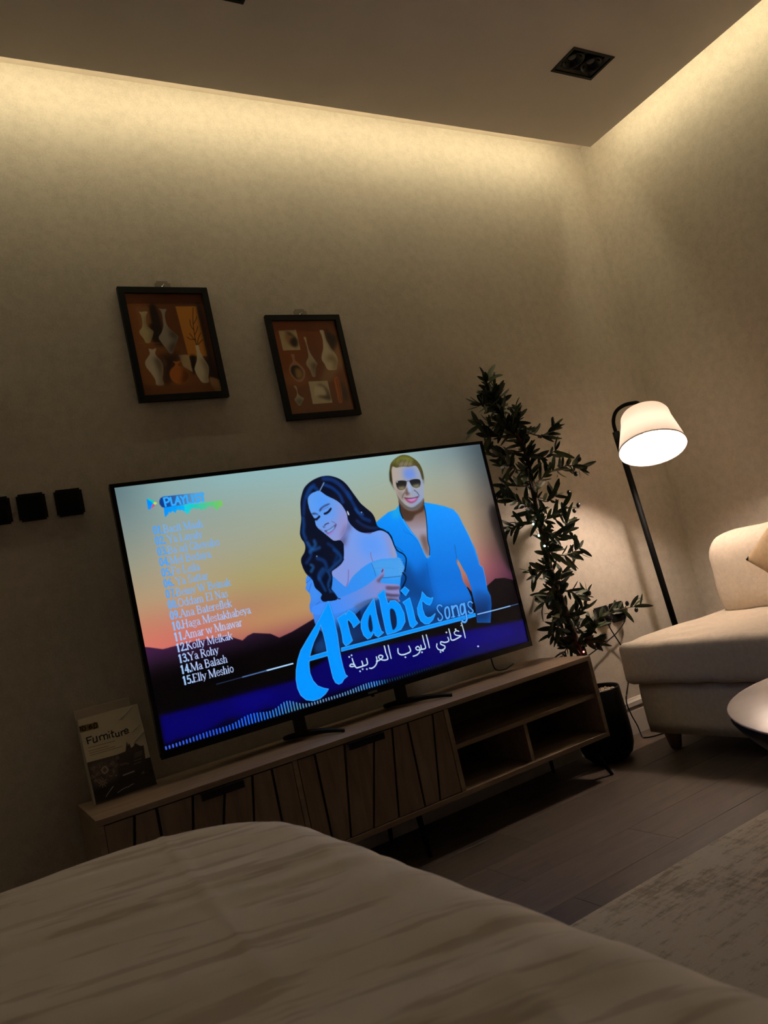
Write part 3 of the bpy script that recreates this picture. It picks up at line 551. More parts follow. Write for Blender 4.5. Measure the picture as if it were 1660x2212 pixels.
('S',(80,165,250),[12188,6152,12111,6084,12004,6110,11979,6223,12075,6350,12135,6449,12064,6509,11950,6481,11928,6412],0.6,1,1,None,5.2),
('S',(80,165,250),[11115,6472,11270,6478],0.6,1,1,None,4),
('S',(80,165,250),[11413,6487,11520,6483],0.6,1,1,None,4),
('S',(80,165,250),[11204,6083,11297,6081],0.6,1,1,None,4),
('S',(150,200,255),[12308,6614,13173,6628,13920,6627],0.8,0.95,0,None,4),
('S',(110,150,220),[13920,6627,14320,6628],1,0.7,0,None,2.6),
('S',(170,215,255),[4624,6610,3712,6611],0.8,1,0,None,4.4),
('S',(100,140,210),[3712,6611,2882,6614],1,0.8,0,None,3.6),
('S',(60,80,130),[2882,6614,2038,6619],1.2,0.6,0,None,2.6),
('S',(196,222,240),[11499,6870,11507,7079,11505,7326],0.5,1,1,None,4.6),
('S',(196,222,240),[11532,6747,11468,6777,11513,6819,11429,6864],0.5,1,1,None,2.6),
('S',(196,222,240),[11288,7036,11174,6991,11072,7050,11133,7146,11343,7216],0.5,1,1,None,4.2),
('S',(196,222,240),[11341,7225,11180,7264,10984,7291,10876,7256,10884,7095,10879,6861],0.5,1,1,None,4.8),
('S',(196,222,240),[10751,7143,10766,7262,10645,7296,10534,7277],0.5,1,1,None,4.6),
('S',(196,222,240),[10534,7277,10419,7231,10385,7307,10533,7413,10504,7494,10356,7520,10231,7459,10190,7354,10229,7261],0.5,1,1,None,4.6),
('S',(196,222,240),[9867,6850,9876,7080,9874,7319],0.5,1,1,None,4.6),
('S',(196,222,240),[9706,6838,9706,7071,9719,7282,9601,7309,9543,7277,9544,7155],0.5,1,1,None,4.6),
('S',(196,222,240),[9559,7299,9473,7306],0.5,1,1,None,4.6),
('S',(196,222,240),[9485,7300,9351,7280,9313,7198,9416,7167,9473,7260,9430,7372,9295,7442,9132,7451],0.5,1,1,None,4.4),
('S',(196,222,240),[9053,7069,9074,7250,8909,7300,8682,7293,8569,7200,8590,7056],0.5,1,1,None,4.8),
('S',(196,222,240),[8238,6853,8237,7085,8239,7311],0.5,1,1,None,4.6),
('S',(196,222,240),[8080,6839,8086,7078,8111,7291,7987,7314],0.5,1,1,None,4.6),
('S',(196,222,240),[8000,7317,7859,7270,7762,7158,7836,7106,7934,7159,7868,7231,7721,7272,7646,7271],0.5,1,1,None,4.4),
('S',(196,222,240),[7680,7127,7669,7288,7550,7416,7405,7456,7329,7431],0.5,1,1,None,4.4),
('S',(196,222,240),[7295,7091,7287,7269,7178,7300,7091,7301],0.5,1,1,None,4.6),
('S',(196,222,240),[7097,7135,7094,7290,6970,7306,6857,7306],0.5,1,1,None,4.6),
('S',(196,222,240),[6870,7309,6810,7254,6771,7077,6759,6959],0.5,1,1,None,4.4),
('S',(196,222,240),[6801,7177,6679,7135,6616,7182,6692,7224,6811,7220],0.5,1,1,None,4.4),
('P',(196,222,240),[11120,6928,11178,6900,11216,6950,11158,6978],0.6,1,0,None,None),
('P',(196,222,240),[10694,6945,10752,6917,10789,6967,10732,6994],0.6,1,0,None,None),
('P',(196,222,240),[10253,7564,10309,7537,10346,7586,10290,7613],0.6,1,0,None,None),
('P',(196,222,240),[10364,7547,10421,7520,10458,7569,10401,7596],0.6,1,0,None,None),
('P',(196,222,240),[9481,7390,9536,7364,9571,7412,9517,7438],0.6,1,0,None,None),
('P',(196,222,240),[8767,7398,8820,7372,8855,7420,8801,7446],0.6,1,0,None,None),
('P',(196,222,240),[7179,7428,7228,7403,7261,7449,7211,7474],0.6,1,0,None,None),
('P',(196,222,240),[6910,7435,6959,7410,6992,7456,6943,7481],0.6,1,0,None,None),
('P',(196,222,240),[7021,7388,7070,7363,7103,7409,7053,7434],0.6,1,0,None,None),
('P',(196,222,240),[6624,6874,6673,6849,6705,6894,6657,6920],0.6,1,0,None,None),
('P',(196,222,240),[6724,6841,6773,6815,6805,6861,6756,6886],0.6,1,0,None,None),
('P',(190,210,240),[11937,7752,11993,7727,12029,7774,11973,7799],1,1,1,None,None),
('P',(0,140,255),[1039,604,1085,598,1213,735,1099,928,1058,931,1022,909],0.8,1,0,None,None),
('P',(0,205,190),[1054,594,1102,590,1273,718,1208,768],0.8,1,0,None,None),
('P',(190,220,90),[1220,744,1266,712,1332,751,1309,790,1243,814],0.8,1,0,None,None),
('P',(215,70,130),[1100,920,1208,768,1252,816,1237,847],0.8,1,0,None,None),
('P',((8,58,140),(110,155,185),(1478,753),(2569,743)),[1583,582,2846,602,2825,897,1557,953,1450,909,1399,810,1408,711,1467,617],1.2,1,0,None,None),
('S',(90,180,240),[1556,956,2106,949,2810,930],0.8,0.9,0,None,2.4),
('S',(110,170,220),[1591,580,2207,585,2839,597],0.8,0.7,0,None,1.6),
('S',(52,170,255),[1564,638,1576,893],0.6,1,0,None,6.0),
('S',(52,170,255),[1572,640,1664,634,1714,675,1702,741,1654,777,1579,784],0.6,1,1,None,6.0),
('S',(52,170,255),[1773,649,1778,895],0.6,1,0,None,6.0),
('S',(52,170,255),[1778,895,1874,887],0.6,1,0,None,6.0),
('S',(52,170,255),[1882,889,1993,648],0.6,1,0,None,6.0),
('S',(52,170,255),[1993,648,2050,889],0.6,1,0,None,6.0),
('S',(52,170,255),[1933,797,2042,794],0.6,1,0,None,6.0),
('S',(52,170,255),[2092,656,2151,749],0.6,1,0,None,6.0),
('S',(52,170,255),[2245,650,2151,749],0.6,1,0,None,6.0),
('S',(52,170,255),[2151,749,2153,891],0.6,1,0,None,6.0),
('S',(52,170,255),[2288,647,2284,898],0.6,1,0,None,6.0),
('S',(52,170,255),[2284,898,2369,897],0.6,1,0,None,6.0),
('S',(52,170,255),[2457,656,2457,901],0.6,1,0,None,6.0),
('S',(52,170,255),[2684,680,2602,661,2554,715,2590,771,2659,815,2636,890,2541,894],0.6,1,1,None,6.0),
('S',(52,170,255),[2712,671,2843,665],0.6,1,0,None,6.0),
('S',(52,170,255),[2781,670,2778,900],0.6,1,0,None,6.0),
('S',(0,145,255),[1532,954,1510,1203],0.7,0.95,0,None,5.2),
('S',(0,147,255),[1572,953,1552,1169],0.7,0.95,0,None,5.2),
('S',(0,149,255),[1611,953,1594,1136],0.7,0.95,0,None,5.2),
('S',(0,151,255),[1650,954,1639,1070],0.7,0.95,0,None,5.2),
('S',(0,153,255),[1690,954,1676,1104],0.7,0.95,0,None,5.2),
('S',(0,155,255),[1729,954,1720,1071],0.7,0.95,0,None,5.2),
('S',(0,157,255),[1769,955,1761,1055],0.7,0.95,0,None,5.2),
('S',(0,159,255),[1809,955,1798,1089],0.7,0.95,0,None,5.2),
('S',(0,161,255),[1849,955,1835,1123],0.7,0.95,0,None,5.2),
('S',(0,163,255),[1890,956,1880,1056],0.7,0.95,0,None,5.2),
('S',(0,165,255),[1930,954,1922,1038],0.7,0.95,0,None,5.2),
('S',(0,167,255),[1970,955,1962,1047],0.7,0.95,0,None,5.2),
('S',(0,169,255),[2011,955,1999,1073],0.7,0.95,0,None,5.2),
('S',(0,172,255),[2051,955,2042,1056],0.7,0.95,0,None,5.2),
('S',(0,174,255),[2091,956,2079,1082],0.7,0.95,0,None,5.2),
('S',(0,176,255),[2131,956,2117,1116],0.7,0.95,0,None,5.2),
('S',(20,205,228),[2172,957,2153,1159],0.7,0.95,0,None,5.2),
('S',(20,205,223),[2212,957,2190,1201],0.7,0.95,0,None,5.2),
('S',(20,205,218),[2254,957,2231,1211],0.7,0.95,0,None,5.2),
('S',(20,205,213),[2295,956,2278,1142],0.7,0.95,0,None,5.2),
('S',(20,205,208),[2336,956,2323,1092],0.7,0.95,0,None,5.2),
('S',(20,205,203),[2377,957,2365,1075],0.7,0.95,0,None,5.2),
('S',(20,205,198),[2418,957,2409,1059],0.7,0.95,0,None,5.2),
('S',(22,205,192),[2459,957,2450,1059],0.7,0.95,0,None,3.6),
('S',(26,205,187),[2500,958,2486,1102],0.7,0.95,0,None,3.6),
('S',(30,205,182),[2541,958,2527,1111],0.7,0.95,0,None,3.6),
('S',(34,205,177),[2582,959,2570,1095],0.7,0.95,0,None,3.6),
('S',(39,205,172),[2624,966,2608,1110],0.7,0.95,0,None,3.6),
('S',(43,205,167),[2665,965,2647,1152],0.7,0.95,0,None,3.6),
('S',(47,205,162),[2707,965,2687,1169],0.7,0.95,0,None,3.6),
('S',(51,205,157),[2748,965,2733,1127],0.7,0.95,0,None,3.6),
('S',(55,205,152),[2790,966,2773,1136],0.7,0.95,0,None,3.6),
('S',(60,205,146),[2831,966,2811,1171],0.7,0.95,0,None,3.6),
('S',(64,205,141),[2873,966,2859,1121],0.7,0.95,0,None,3.6),
('S',(68,205,136),[2915,967,2906,1070],0.7,0.95,0,None,3.6),
('S',(72,205,131),[2957,967,2946,1087],0.7,0.95,0,None,3.6),
('S',(77,205,126),[3000,968,2986,1105],0.7,0.95,0,None,3.6),
('S',(81,205,121),[3043,966,3030,1086],0.7,0.95,0,None,3.6),
('S',(85,205,116),[3085,967,3071,1113],0.7,0.95,0,None,3.6),
('S',(89,205,111),[3127,967,3108,1156],0.7,0.95,0,None,3.6),
('S',(93,205,106),[3169,967,3144,1226],0.7,0.95,0,None,3.6),
('S',(98,205,100),[3212,968,3183,1261],0.7,0.95,0,None,3.6),
('S',(102,205,95),[3254,968,3233,1175],0.7,0.95,0,None,3.6),
('S',(106,205,90),[3297,968,3279,1159],0.7,0.95,0,None,3.6),
('S',(110,205,85),[3339,969,3325,1125],0.7,0.95,0,None,3.6),
('S',(115,205,80),[3384,969,3366,1142],0.7,0.95,0,None,3.6)]
ART_P1 = [
('P',(150,92,52),[-106,149,3215,94,3286,4214,-144,4070],0,1,0,None,None),
('P',(96,52,30),[1124,202,3086,184,3206,4042,2353,4009,1959,2439,967,2040],60,0.6,1,None,None),
('P',(178,112,62),[123,612,990,681,967,2040,372,2036,255,3497,195,3548,131,2414],20,0.5,1,None,None),
('P',(30,20,14),[996,722,1239,761,1282,2042,867,2012],8,0.9,1,None,None),
('P',(170,120,80),[516,716,965,703,985,1321,550,1433],4,0.6,0,None,None),
('P',(214,142,58),[1919,694,2686,688,2711,2590,2018,2565],2,1,0,None,None),
('P',(30,20,14),[2696,711,2834,795,2864,2592,2967,3527,2607,3376,2572,2672,2711,2590],12,0.85,1,None,None),
('P',(20,14,10),[2069,2580,2281,2611,2158,3140,2045,3165],8,0.9,1,None,None),
('P',(170,112,66),[373,2030,1070,2046,1315,2458,1681,2490,1761,3545,255,3497],10,0.5,1,None,None),
('S',(190,130,80),[373,2030,1123,2046],0.8,0.7,0,None,2),
('P',(205,182,140),[1666,2504,2041,2510,2058,3165,1763,2936],2,0.9,0,None,None),
('P',(40,26,18),[986,2535,1315,2458,1691,2435,1642,2712,1408,2984,1181,3526,972,3520,1041,2975],16,0.8,1,None,None),
('P',(216,200,150),[596,886,692,896,812,878,899,905,833,1017,790,1211,810,1432,943,1570,968,1653,865,1874,760,2027,636,2027,580,1873,491,1708,492,1598,597,1461,646,1295,658,1101,640,977],1,1,1,None,'v12'),
('P',(80,58,36),[899,905,847,1211,862,1432,1043,1598,891,1874,759,2038,822,1819,933,1626,779,1460,769,1211],14,0.85,1,'v12',None),
('P',(176,166,150),[1301,782,1420,786,1578,801,1498,954,1467,1206,1516,1458,1691,1682,1800,1822,1712,2017,1597,2211,1478,2432,1373,2425,1274,2236,1155,2014,1105,1847,1243,1653,1348,1430,1374,1207,1386,983,1357,843],1,1,1,None,'v14'),
('P',(52,42,32),[1494,1430,1800,1822,1707,2045,1478,2432,1372,2431,1447,2154,1736,1878,1253,1903,1532,1821,1461,1318,1466,982],14,0.85,1,'v14',None),
('P',(226,214,190),[685,2244,810,2272,946,2238,879,2397,908,2534,1014,2673,1060,2866,1017,3112,949,3355,942,3573,705,3565,699,3375,599,3128,482,2908,476,2718,593,2557,693,2422],1,1,1,None,'v16'),
('P',(96,76,56),[977,2590,1060,2866,1003,3193,942,3573,834,3569,873,3190,830,2834,795,2587],14,0.85,1,'v16',None),
('P',(120,90,66),[1043,2509,1176,2648,1195,2841,1076,2921,1062,2701],8,0.8,1,None,None),
('P',(206,120,52),[1425,2736,1556,2744,1721,2719,1623,2822,1586,2877,1726,2991,1835,3132,1922,3245,1771,3490,1569,3572,1413,3556,1257,3392,1225,3199,1293,3036,1449,2902,1490,2820],1,1,1,None,'v19'),
('P',(90,44,20),[1688,2907,1949,3246,1766,3517,1569,3572,1631,3375,1723,3157],14,0.85,1,'v19',None),
('P',(224,212,182),[2347,2176,2457,2172,2472,2389,2550,2644,2663,2928,2654,3124,2580,3375,2547,3556,2327,3557,2204,3336,2141,3084,2180,2945,2288,2724,2339,2444],1,1,1,None,'v21'),
('P',(110,86,60),[2544,2672,2675,3012,2547,3556,2436,3561,2539,3150,2452,2727],14,0.85,1,'v21',None),
('S',(70,44,20),[2390,2163,2397,1824,2435,1313,2552,742],0.8,0.9,1,None,2.6),
('S',(70,44,20),[2423,2135,2524,1881,2638,1711],0.8,0.9,1,None,2.6),
('S',(70,44,20),[2389,2021,2288,1823,2226,1710],0.8,0.9,1,None,2.6),
('S',(70,44,20),[2407,1767,2521,1597,2574,1455],0.8,0.9,1,None,2.6),
('S',(70,44,20),[2411,1597,2332,1427,2345,1200],0.8,0.9,1,None,2.6),
('S',(70,44,20),[2438,1370,2566,1198,2614,1084],0.8,0.9,1,None,2.6),
('S',(70,44,20),[2448,2149,2614,1995,2688,1967],0.8,0.9,1,None,2.6),
('S',(70,44,20),[2390,1937,2213,1936,2119,1851],0.8,0.9,1,None,2.6),
('P',(176,136,92),[2635,3377,2995,3528,3027,3951,2756,3913,2633,3685],4,0.9,1,None,None),
('P',(120,70,42),[241,3577,963,3574,2556,3654,2723,3939,229,3952],8,0.5,1,None,None)]
ART_P2 = [
('P',(158,86,44),[6,-42,3270,30,3150,4255,5,4145],0,1,0,None,None),
('P',(96,54,30),[1651,498,1995,704,2060,1750,2180,2540,1603,2627,1401,2000],60,0.7,1,None,None),
('P',(110,66,36),[731,2370,2489,2417,2705,4149,191,4004],60,0.5,1,None,None),
('P',(190,150,100),[2903,965,2966,1497,2966,2057,2658,2289,2232,2699,1768,2633,2549,1573],14,0.6,1,None,None),
('P',(190,122,70),[262,2332,1116,2329,1195,2744,433,2795],20,0.5,1,None,None),
('P',(214,194,146),[455,599,1198,584,1197,1393,469,1402],1,1,0,None,'cardA'),
('P',(178,120,76),[681,761,851,709,981,862,855,1221,700,1067],10,0.9,1,'cardA',None),
('P',(40,24,18),[728,659,883,683,1045,811,1165,1016,1091,1248,903,1247,833,1067,912,939,1034,862,868,760],8,0.95,1,'cardA',None),
('P',(216,200,160),[1232,2673,2054,2683,2057,3576,1207,3576],1,1,0,None,'cardB'),
('P',(232,220,190),[1463,2909,1699,2839,1876,2923,1879,3264,1641,3259,1374,3237],3,0.95,1,'cardB',None),
('P',(80,58,40),[1556,2860,1759,2815,1966,3031,2020,3453,1725,3388,1472,3272,1863,3263,1877,3054,1771,2894],8,0.85,1,'cardB',None),
('P',(202,180,148),[1449,900,1543,895,1538,1121,1554,1380,1616,1614,1751,1902,1790,1981,1671,2161,1579,2476,1457,2478,1408,2233,1306,1998,1351,1844,1464,1690,1489,1431,1483,1120],1,1,1,None,'v11'),
('P',(74,54,38),[1515,1976,1789,1986,1665,2187,1584,2476,1525,2469,1550,2210],14,0.85,1,'v11',None),
('P',(226,212,176),[2206,630,2376,623,2394,807,2425,1071,2558,1388,2698,1680,2706,1919,2600,2155,2537,2254,2197,2251,2091,2013,2017,1828,2054,1646,2177,1385,2242,1070,2248,834],1,1,1,None,'v13'),
('P',(150,120,80),[2207,1858,2453,1624,2625,1759,2681,1971,2524,2246,2411,2243,2507,1915],14,0.85,1,'v13',None),
('P',(36,24,16),[2460,623,2689,754,2867,859,2881,1072,2599,1467,2488,1176,2429,913],12,0.85,1,None,None),
('P',(196,140,104),[746,1565,891,1575,870,1784,1027,1967,1174,2176,1176,2382,1032,2610,857,2676,690,2574,567,2391,534,2187,622,1985,754,1859,771,1706],1,1,1,None,'ringv'),
('P',(52,34,22),[691,2037,910,2016,1061,2199,1079,2380,967,2531,775,2551,646,2394,603,2214],3,1,1,None,None),
('P',(196,150,86),[804,2142,991,2146,1084,2354,967,2531,778,2538,763,2346],8,0.9,1,None,None),
('P',(210,190,150),[589,2813,687,2855,689,3111,770,3242,888,3324,809,3449,672,3596,595,3580,517,3436,498,3333,616,3210,656,3007],1,1,1,None,'v19'),
('P',(90,90,80),[535,3347,883,3350,772,3499,658,3596,576,3540],14,0.85,1,'v19',None),
('P',(214,112,48),[2366,2598,2547,2551,2578,2816,2573,3187,2522,3503,2442,3610,2335,3573,2335,3230,2335,2887],2,1,1,None,None),
('S',(130,56,22),[2445,2627,2438,3076,2392,3576],1,0.8,1,None,3),
('S',(130,56,22),[2524,2590,2520,3026,2474,3527],1,0.8,1,None,3),
('P',(46,28,18),[2628,2712,2752,3088,2761,3461,2550,3504,2587,3188],14,0.7,1,None,None),
('S',(110,70,40),[1744,445,1646,654,1632,861],1,0.7,1,None,2.4)]
ART_BK = [
('P',(206,192,168),[-51,-102,1795,-79,1718,2480,-92,2581],0,1,0,None,None),
('P',(120,100,56),[-15,191,505,207,507,382,-27,377],1,1,0,None,None),
('S',(40,30,20),[-24,334,13,320,41,245,-3,224],0.4,1,1,None,2.4),
('S',(40,30,20),[67,336,91,213,154,259,143,331,83,336],0.4,1,1,None,2.4),
('S',(40,30,20),[253,326,313,231,317,307,336,331],0.4,1,1,None,2.4),
('S',(40,30,20),[305,257,259,271,283,338,333,312],0.4,1,1,None,2.4),
('S',(40,30,20),[383,373,418,214,481,265,470,333,392,371],0.4,1,1,None,2.4),
('S',(30,22,20),[129,568,141,737],0.4,1,0,None,3.2),
('S',(30,22,20),[129,568,264,562],0.4,1,0,None,3.2),
('S',(30,22,20),[131,652,232,650],0.4,1,0,None,3.2),
('S',(30,22,20),[299,619,290,727,327,756,381,726],0.4,1,1,None,3.2),
('S',(30,22,20),[395,601,391,748],0.4,1,0,None,3.2),
('S',(30,22,20),[473,624,475,727],0.4,1,0,None,3.2),
('S',(30,22,20),[467,646,528,609,567,620],0.4,1,1,None,3.2),
('S',(30,22,20),[592,622,593,747],0.4,1,0,None,3.2),
('S',(30,22,20),[585,657,645,614,684,644,677,750],0.4,1,1,None,3.2),
('S',(30,22,20),[739,642,739,746],0.4,1,0,None,3.2),
('S',(30,22,20),[745,561,746,569],0.4,1,0,None,3.2),
('S',(30,22,20),[830,562,819,727,853,747],0.4,1,1,None,3.2),
('S',(30,22,20),[794,626,873,621],0.4,1,0,None,3.2),
('S',(30,22,20),[920,664,916,747,953,773,1002,735],0.4,1,1,None,3.2),
('S',(30,22,20),[1003,660,1004,773],0.4,1,0,None,3.2),
('S',(30,22,20),[1074,666,1072,774],0.4,1,0,None,3.2),
('S',(30,22,20),[1065,697,1111,658,1154,657],0.4,1,1,None,3.2),
('S',(30,22,20),[1177,696,1265,690,1255,640,1209,630,1173,682,1185,755,1273,740],0.4,1,1,None,3.2),
('S',(120,98,70),[127,851,859,869],0.6,0.8,0,None,1.6),
('S',(120,98,70),[109,946,649,954],0.6,0.8,0,None,1.6),
('S',(120,98,70),[116,1011,814,1022],0.6,0.8,0,None,1.6),
('S',(120,98,70),[116,1074,1002,1079],0.6,0.8,0,None,1.6),
('P',((70,60,58),(20,20,16),(650,1237),(667,2302)),[-44,1240,810,1268,1070,1247,1171,972,1169,1120,1218,1042,1240,1197,1318,1165,1376,1090,1508,1222,1593,1229,1559,1606,1696,1611,1718,2480,-92,2581],1,1,0,None,'photo'),
('P',(110,96,92),[22,1296,800,1301,716,1918,39,1999],10,0.6,0,'photo',None),
('S',(150,134,126),[662,1815,680,1804,690,1823,672,1833,662,1815],0.6,0.7,1,None,2),
('S',(40,34,32),[288,1402,333,1377,356,1423,312,1451,288,1402],0.6,0.7,1,None,2),
('S',(130,110,100),[218,1429,233,1419,243,1437,226,1447,218,1429],0.6,0.7,1,None,2),
('S',(130,110,100),[103,1534,134,1518,150,1549,121,1566,103,1534],0.6,0.7,1,None,2),
('S',(40,34,32),[644,1589,672,1573,688,1603,658,1620,644,1589],0.6,0.7,1,None,2),
('S',(40,34,32),[292,1774,338,1746,363,1796,316,1822,292,1774],0.6,0.7,1,None,2),
('S',(130,110,100),[360,1485,389,1468,404,1499,376,1515,360,1485],0.6,0.7,1,None,2),
('S',(150,134,126),[148,1407,172,1393,186,1419,161,1434,148,1407],0.6,0.7,1,None,2),
('S',(130,110,100),[272,1389,307,1369,325,1405,291,1425,272,1389],0.6,0.7,1,None,2),
('S',(40,34,32),[530,1415,579,1387,604,1437,556,1466,530,1415],0.6,0.7,1,None,2),
('S',(130,110,100),[475,1782,518,1759,542,1803,498,1828,475,1782],0.6,0.7,1,None,2),
('S',(150,134,126),[163,1809,212,1780,240,1833,189,1860,163,1809],0.6,0.7,1,None,2),
('S',(130,110,100),[726,1534,768,1508,790,1554,748,1578,726,1534],0.6,0.7,1,None,2),
('S',(130,110,100),[370,1568,420,1539,446,1592,397,1619,370,1568],0.6,0.7,1,None,2),
('S',(40,34,32),[323,1723,362,1700,383,1741,344,1764,323,1723],0.6,0.7,1,None,2),
('S',(130,110,100),[676,1565,713,1543,733,1583,695,1603,676,1565],0.6,0.7,1,None,2),
('S',(40,34,32),[543,1576,567,1562,580,1587,556,1601,543,1576],0.6,0.7,1,None,2),
('S',(130,110,100),[546,1748,594,1721,617,1771,571,1798,546,1748],0.6,0.7,1,None,2),
('S',(130,110,100),[125,1777,151,1761,165,1790,138,1806,125,1777],0.6,0.7,1,None,2),
('S',(130,110,100),[609,1614,643,1594,662,1630,626,1651,609,1614],0.6,0.7,1,None,2),
('S',(130,110,100),[462,1485,486,1471,497,1496,475,1510,462,1485],0.6,0.7,1,None,2),
('S',(40,34,32),[218,1662,263,1634,288,1684,241,1711,218,1662],0.6,0.7,1,None,2),
('S',(130,110,100),[485,1789,507,1775,518,1799,496,1812,485,1789],0.6,0.7,1,None,2),
('S',(130,110,100),[54,1608,70,1598,79,1616,61,1627,54,1608],0.6,0.7,1,None,2),
('S',(130,110,100),[102,1760,122,1748,132,1769,113,1780,102,1760],0.6,0.7,1,None,2),
('S',(150,134,126),[98,1447,143,1420,167,1468,122,1495,98,1447],0.6,0.7,1,None,2),
('S',(40,34,32),[279,1686,297,1677,305,1694,289,1705,279,1686],0.6,0.7,1,None,2),
('S',(150,134,126),[297,1450,313,1440,323,1458,305,1468,297,1450],0.6,0.7,1,None,2),
('S',(150,134,126),[782,1343,826,1316,847,1363,804,1387,782,1343],0.6,0.7,1,None,2),
('S',(130,110,100),[300,1381,350,1352,374,1404,326,1434,300,1381],0.6,0.7,1,None,2),
('S',(150,134,126),[88,1665,117,1648,133,1679,104,1696,88,1665],0.6,0.7,1,None,2),
('S',(150,134,126),[613,1451,665,1421,691,1475,641,1504,613,1451],0.6,0.7,1,None,2),
('S',(150,134,126),[212,1628,256,1603,277,1648,236,1672,212,1628],0.6,0.7,1,None,2),
('S',(130,110,100),[197,1567,224,1551,238,1580,212,1595,197,1567],0.6,0.7,1,None,2),
('S',(40,34,32),[521,1700,569,1671,593,1723,546,1750,521,1700],0.6,0.7,1,None,2),
('S',(150,134,126),[613,1688,646,1668,664,1704,630,1722,613,1688],0.6,0.7,1,None,2),
('S',(150,134,126),[6,1656,51,1630,75,1678,30,1704,6,1656],0.6,0.7,1,None,2),
('S',(130,110,100),[273,1765,293,1753,305,1775,284,1785,273,1765],0.6,0.7,1,None,2),
('S',(40,34,32),[586,1577,613,1560,627,1589,599,1606,586,1577],0.6,0.7,1,None,2),
('S',(150,134,126),[157,1623,188,1606,203,1638,174,1656,157,1623],0.6,0.7,1,None,2),
('S',(40,34,32),[443,1809,482,1786,503,1828,463,1851,443,1809],0.6,0.7,1,None,2),
('S',(130,110,100),[53,1399,72,1387,81,1408,64,1418,53,1399],0.6,0.7,1,None,2),
('S',(150,134,126),[85,1775,126,1751,146,1794,107,1819,85,1775],0.6,0.7,1,None,2),
('S',(40,34,32),[790,1452,823,1433,840,1467,807,1486,790,1452],0.6,0.7,1,None,2),
('S',(130,110,100),[61,1428,104,1401,127,1448,84,1474,61,1428],0.6,0.7,1,None,2),
('S',(130,110,100),[559,1458,592,1439,608,1473,576,1492,559,1458],0.6,0.7,1,None,2),
('S',(178,160,150),[328,1550,437,1486,495,1602,386,1665,328,1550],0.6,0.85,1,None,4),
('S',(160,142,134),[322,1916,397,1939],0.6,0.8,0,None,2.4),
('S',(160,142,134),[306,1935,343,2007],0.6,0.8,0,None,2.4),
('S',(160,142,134),[283,1937,261,2016],0.6,0.8,0,None,2.4),
('S',(160,142,134),[263,1922,195,1961],0.6,0.8,0,None,2.4),
('S',(160,142,134),[262,1897,187,1873],0.6,0.8,0,None,2.4),
('S',(160,142,134),[276,1875,240,1803],0.6,0.8,0,None,2.4),
('S',(160,142,134),[299,1874,322,1794],0.6,0.8,0,None,2.4),
('S',(160,142,134),[320,1889,388,1850],0.6,0.8,0,None,2.4),
('S',(190,172,160),[862,1875,1171,1856],0.6,0.9,0,None,3.4),
('S',(120,104,98),[1303,1381,1513,1372],0.8,0.7,0,None,3),
('S',(120,104,98),[1287,1432,1497,1422],0.8,0.7,0,None,3),
('S',(120,104,98),[1271,1482,1481,1472],0.8,0.7,0,None,3),
('S',(120,104,98),[1240,1581,1449,1572],0.8,0.7,0,None,3),
('S',(120,104,98),[1214,1664,1422,1655],0.8,0.7,0,None,3),
('P',(130,110,100),[1328,2004,1421,1925,1452,1989],1,0.8,0,None,None),
('S',(120,104,96),[854,1570,987,1575,1064,1599],1,0.7,1,None,5),
('S',(30,24,22),[-52,688,-51,779],0.6,1,0,None,3)]
# ---------------------------------------------------------------- materials
def wall_material():
    m = bpy.data.materials.new('wallpaper'); m.use_nodes = True; nt = m.node_tree; p = nt.nodes['Principled BSDF']; L = nt.links.new
    p.inputs['Roughness'].default_value = .62; p.inputs['Specular IOR Level'].default_value = .3
    tc = nt.nodes.new('ShaderNodeTexCoord')
    n1 = nt.nodes.new('ShaderNodeTexNoise'); n1.inputs['Scale'].default_value = 26; n1.inputs['Detail'].default_value = 4; n1.inputs['Roughness'].default_value = .75
    n2 = nt.nodes.new('ShaderNodeTexNoise'); n2.inputs['Scale'].default_value = 170; n2.inputs['Detail'].default_value = 2
    n3 = nt.nodes.new('ShaderNodeTexNoise'); n3.inputs['Scale'].default_value = 3.2; n3.inputs['Detail'].default_value = 3
    for n in (n1, n2, n3): L(tc.outputs['Object'], n.inputs['Vector'])
    ad = nt.nodes.new('ShaderNodeMath'); ad.operation = 'MULTIPLY_ADD'; L(n2.outputs[0], ad.inputs[0]); ad.inputs[1].default_value = .55; L(n1.outputs[0], ad.inputs[2])
    ad2 = nt.nodes.new('ShaderNodeMath'); ad2.operation = 'MULTIPLY_ADD'; L(n3.outputs[0], ad2.inputs[0]); ad2.inputs[1].default_value = .35; L(ad.outputs[0], ad2.inputs[2])
    r = nt.nodes.new('ShaderNodeValToRGB'); r.color_ramp.elements[0].position = .68; r.color_ramp.elements[1].position = 1.16
    r.color_ramp.elements[0].color = (.50, .440, .365, 1); r.color_ramp.elements[1].color = (.61, .54, .455, 1)
    mr = nt.nodes.new('ShaderNodeMath'); mr.operation = 'MULTIPLY'; mr.inputs[1].default_value = .93; L(ad2.outputs[0], mr.inputs[0]); L(mr.outputs[0], r.inputs[0]); L(r.outputs[0], p.inputs['Base Color'])
    b = nt.nodes.new('ShaderNodeBump'); b.inputs['Strength'].default_value = .22; b.inputs['Distance'].default_value = .002
    L(n2.outputs[0], b.inputs['Height']); L(b.outputs[0], p.inputs['Normal'])
    return m
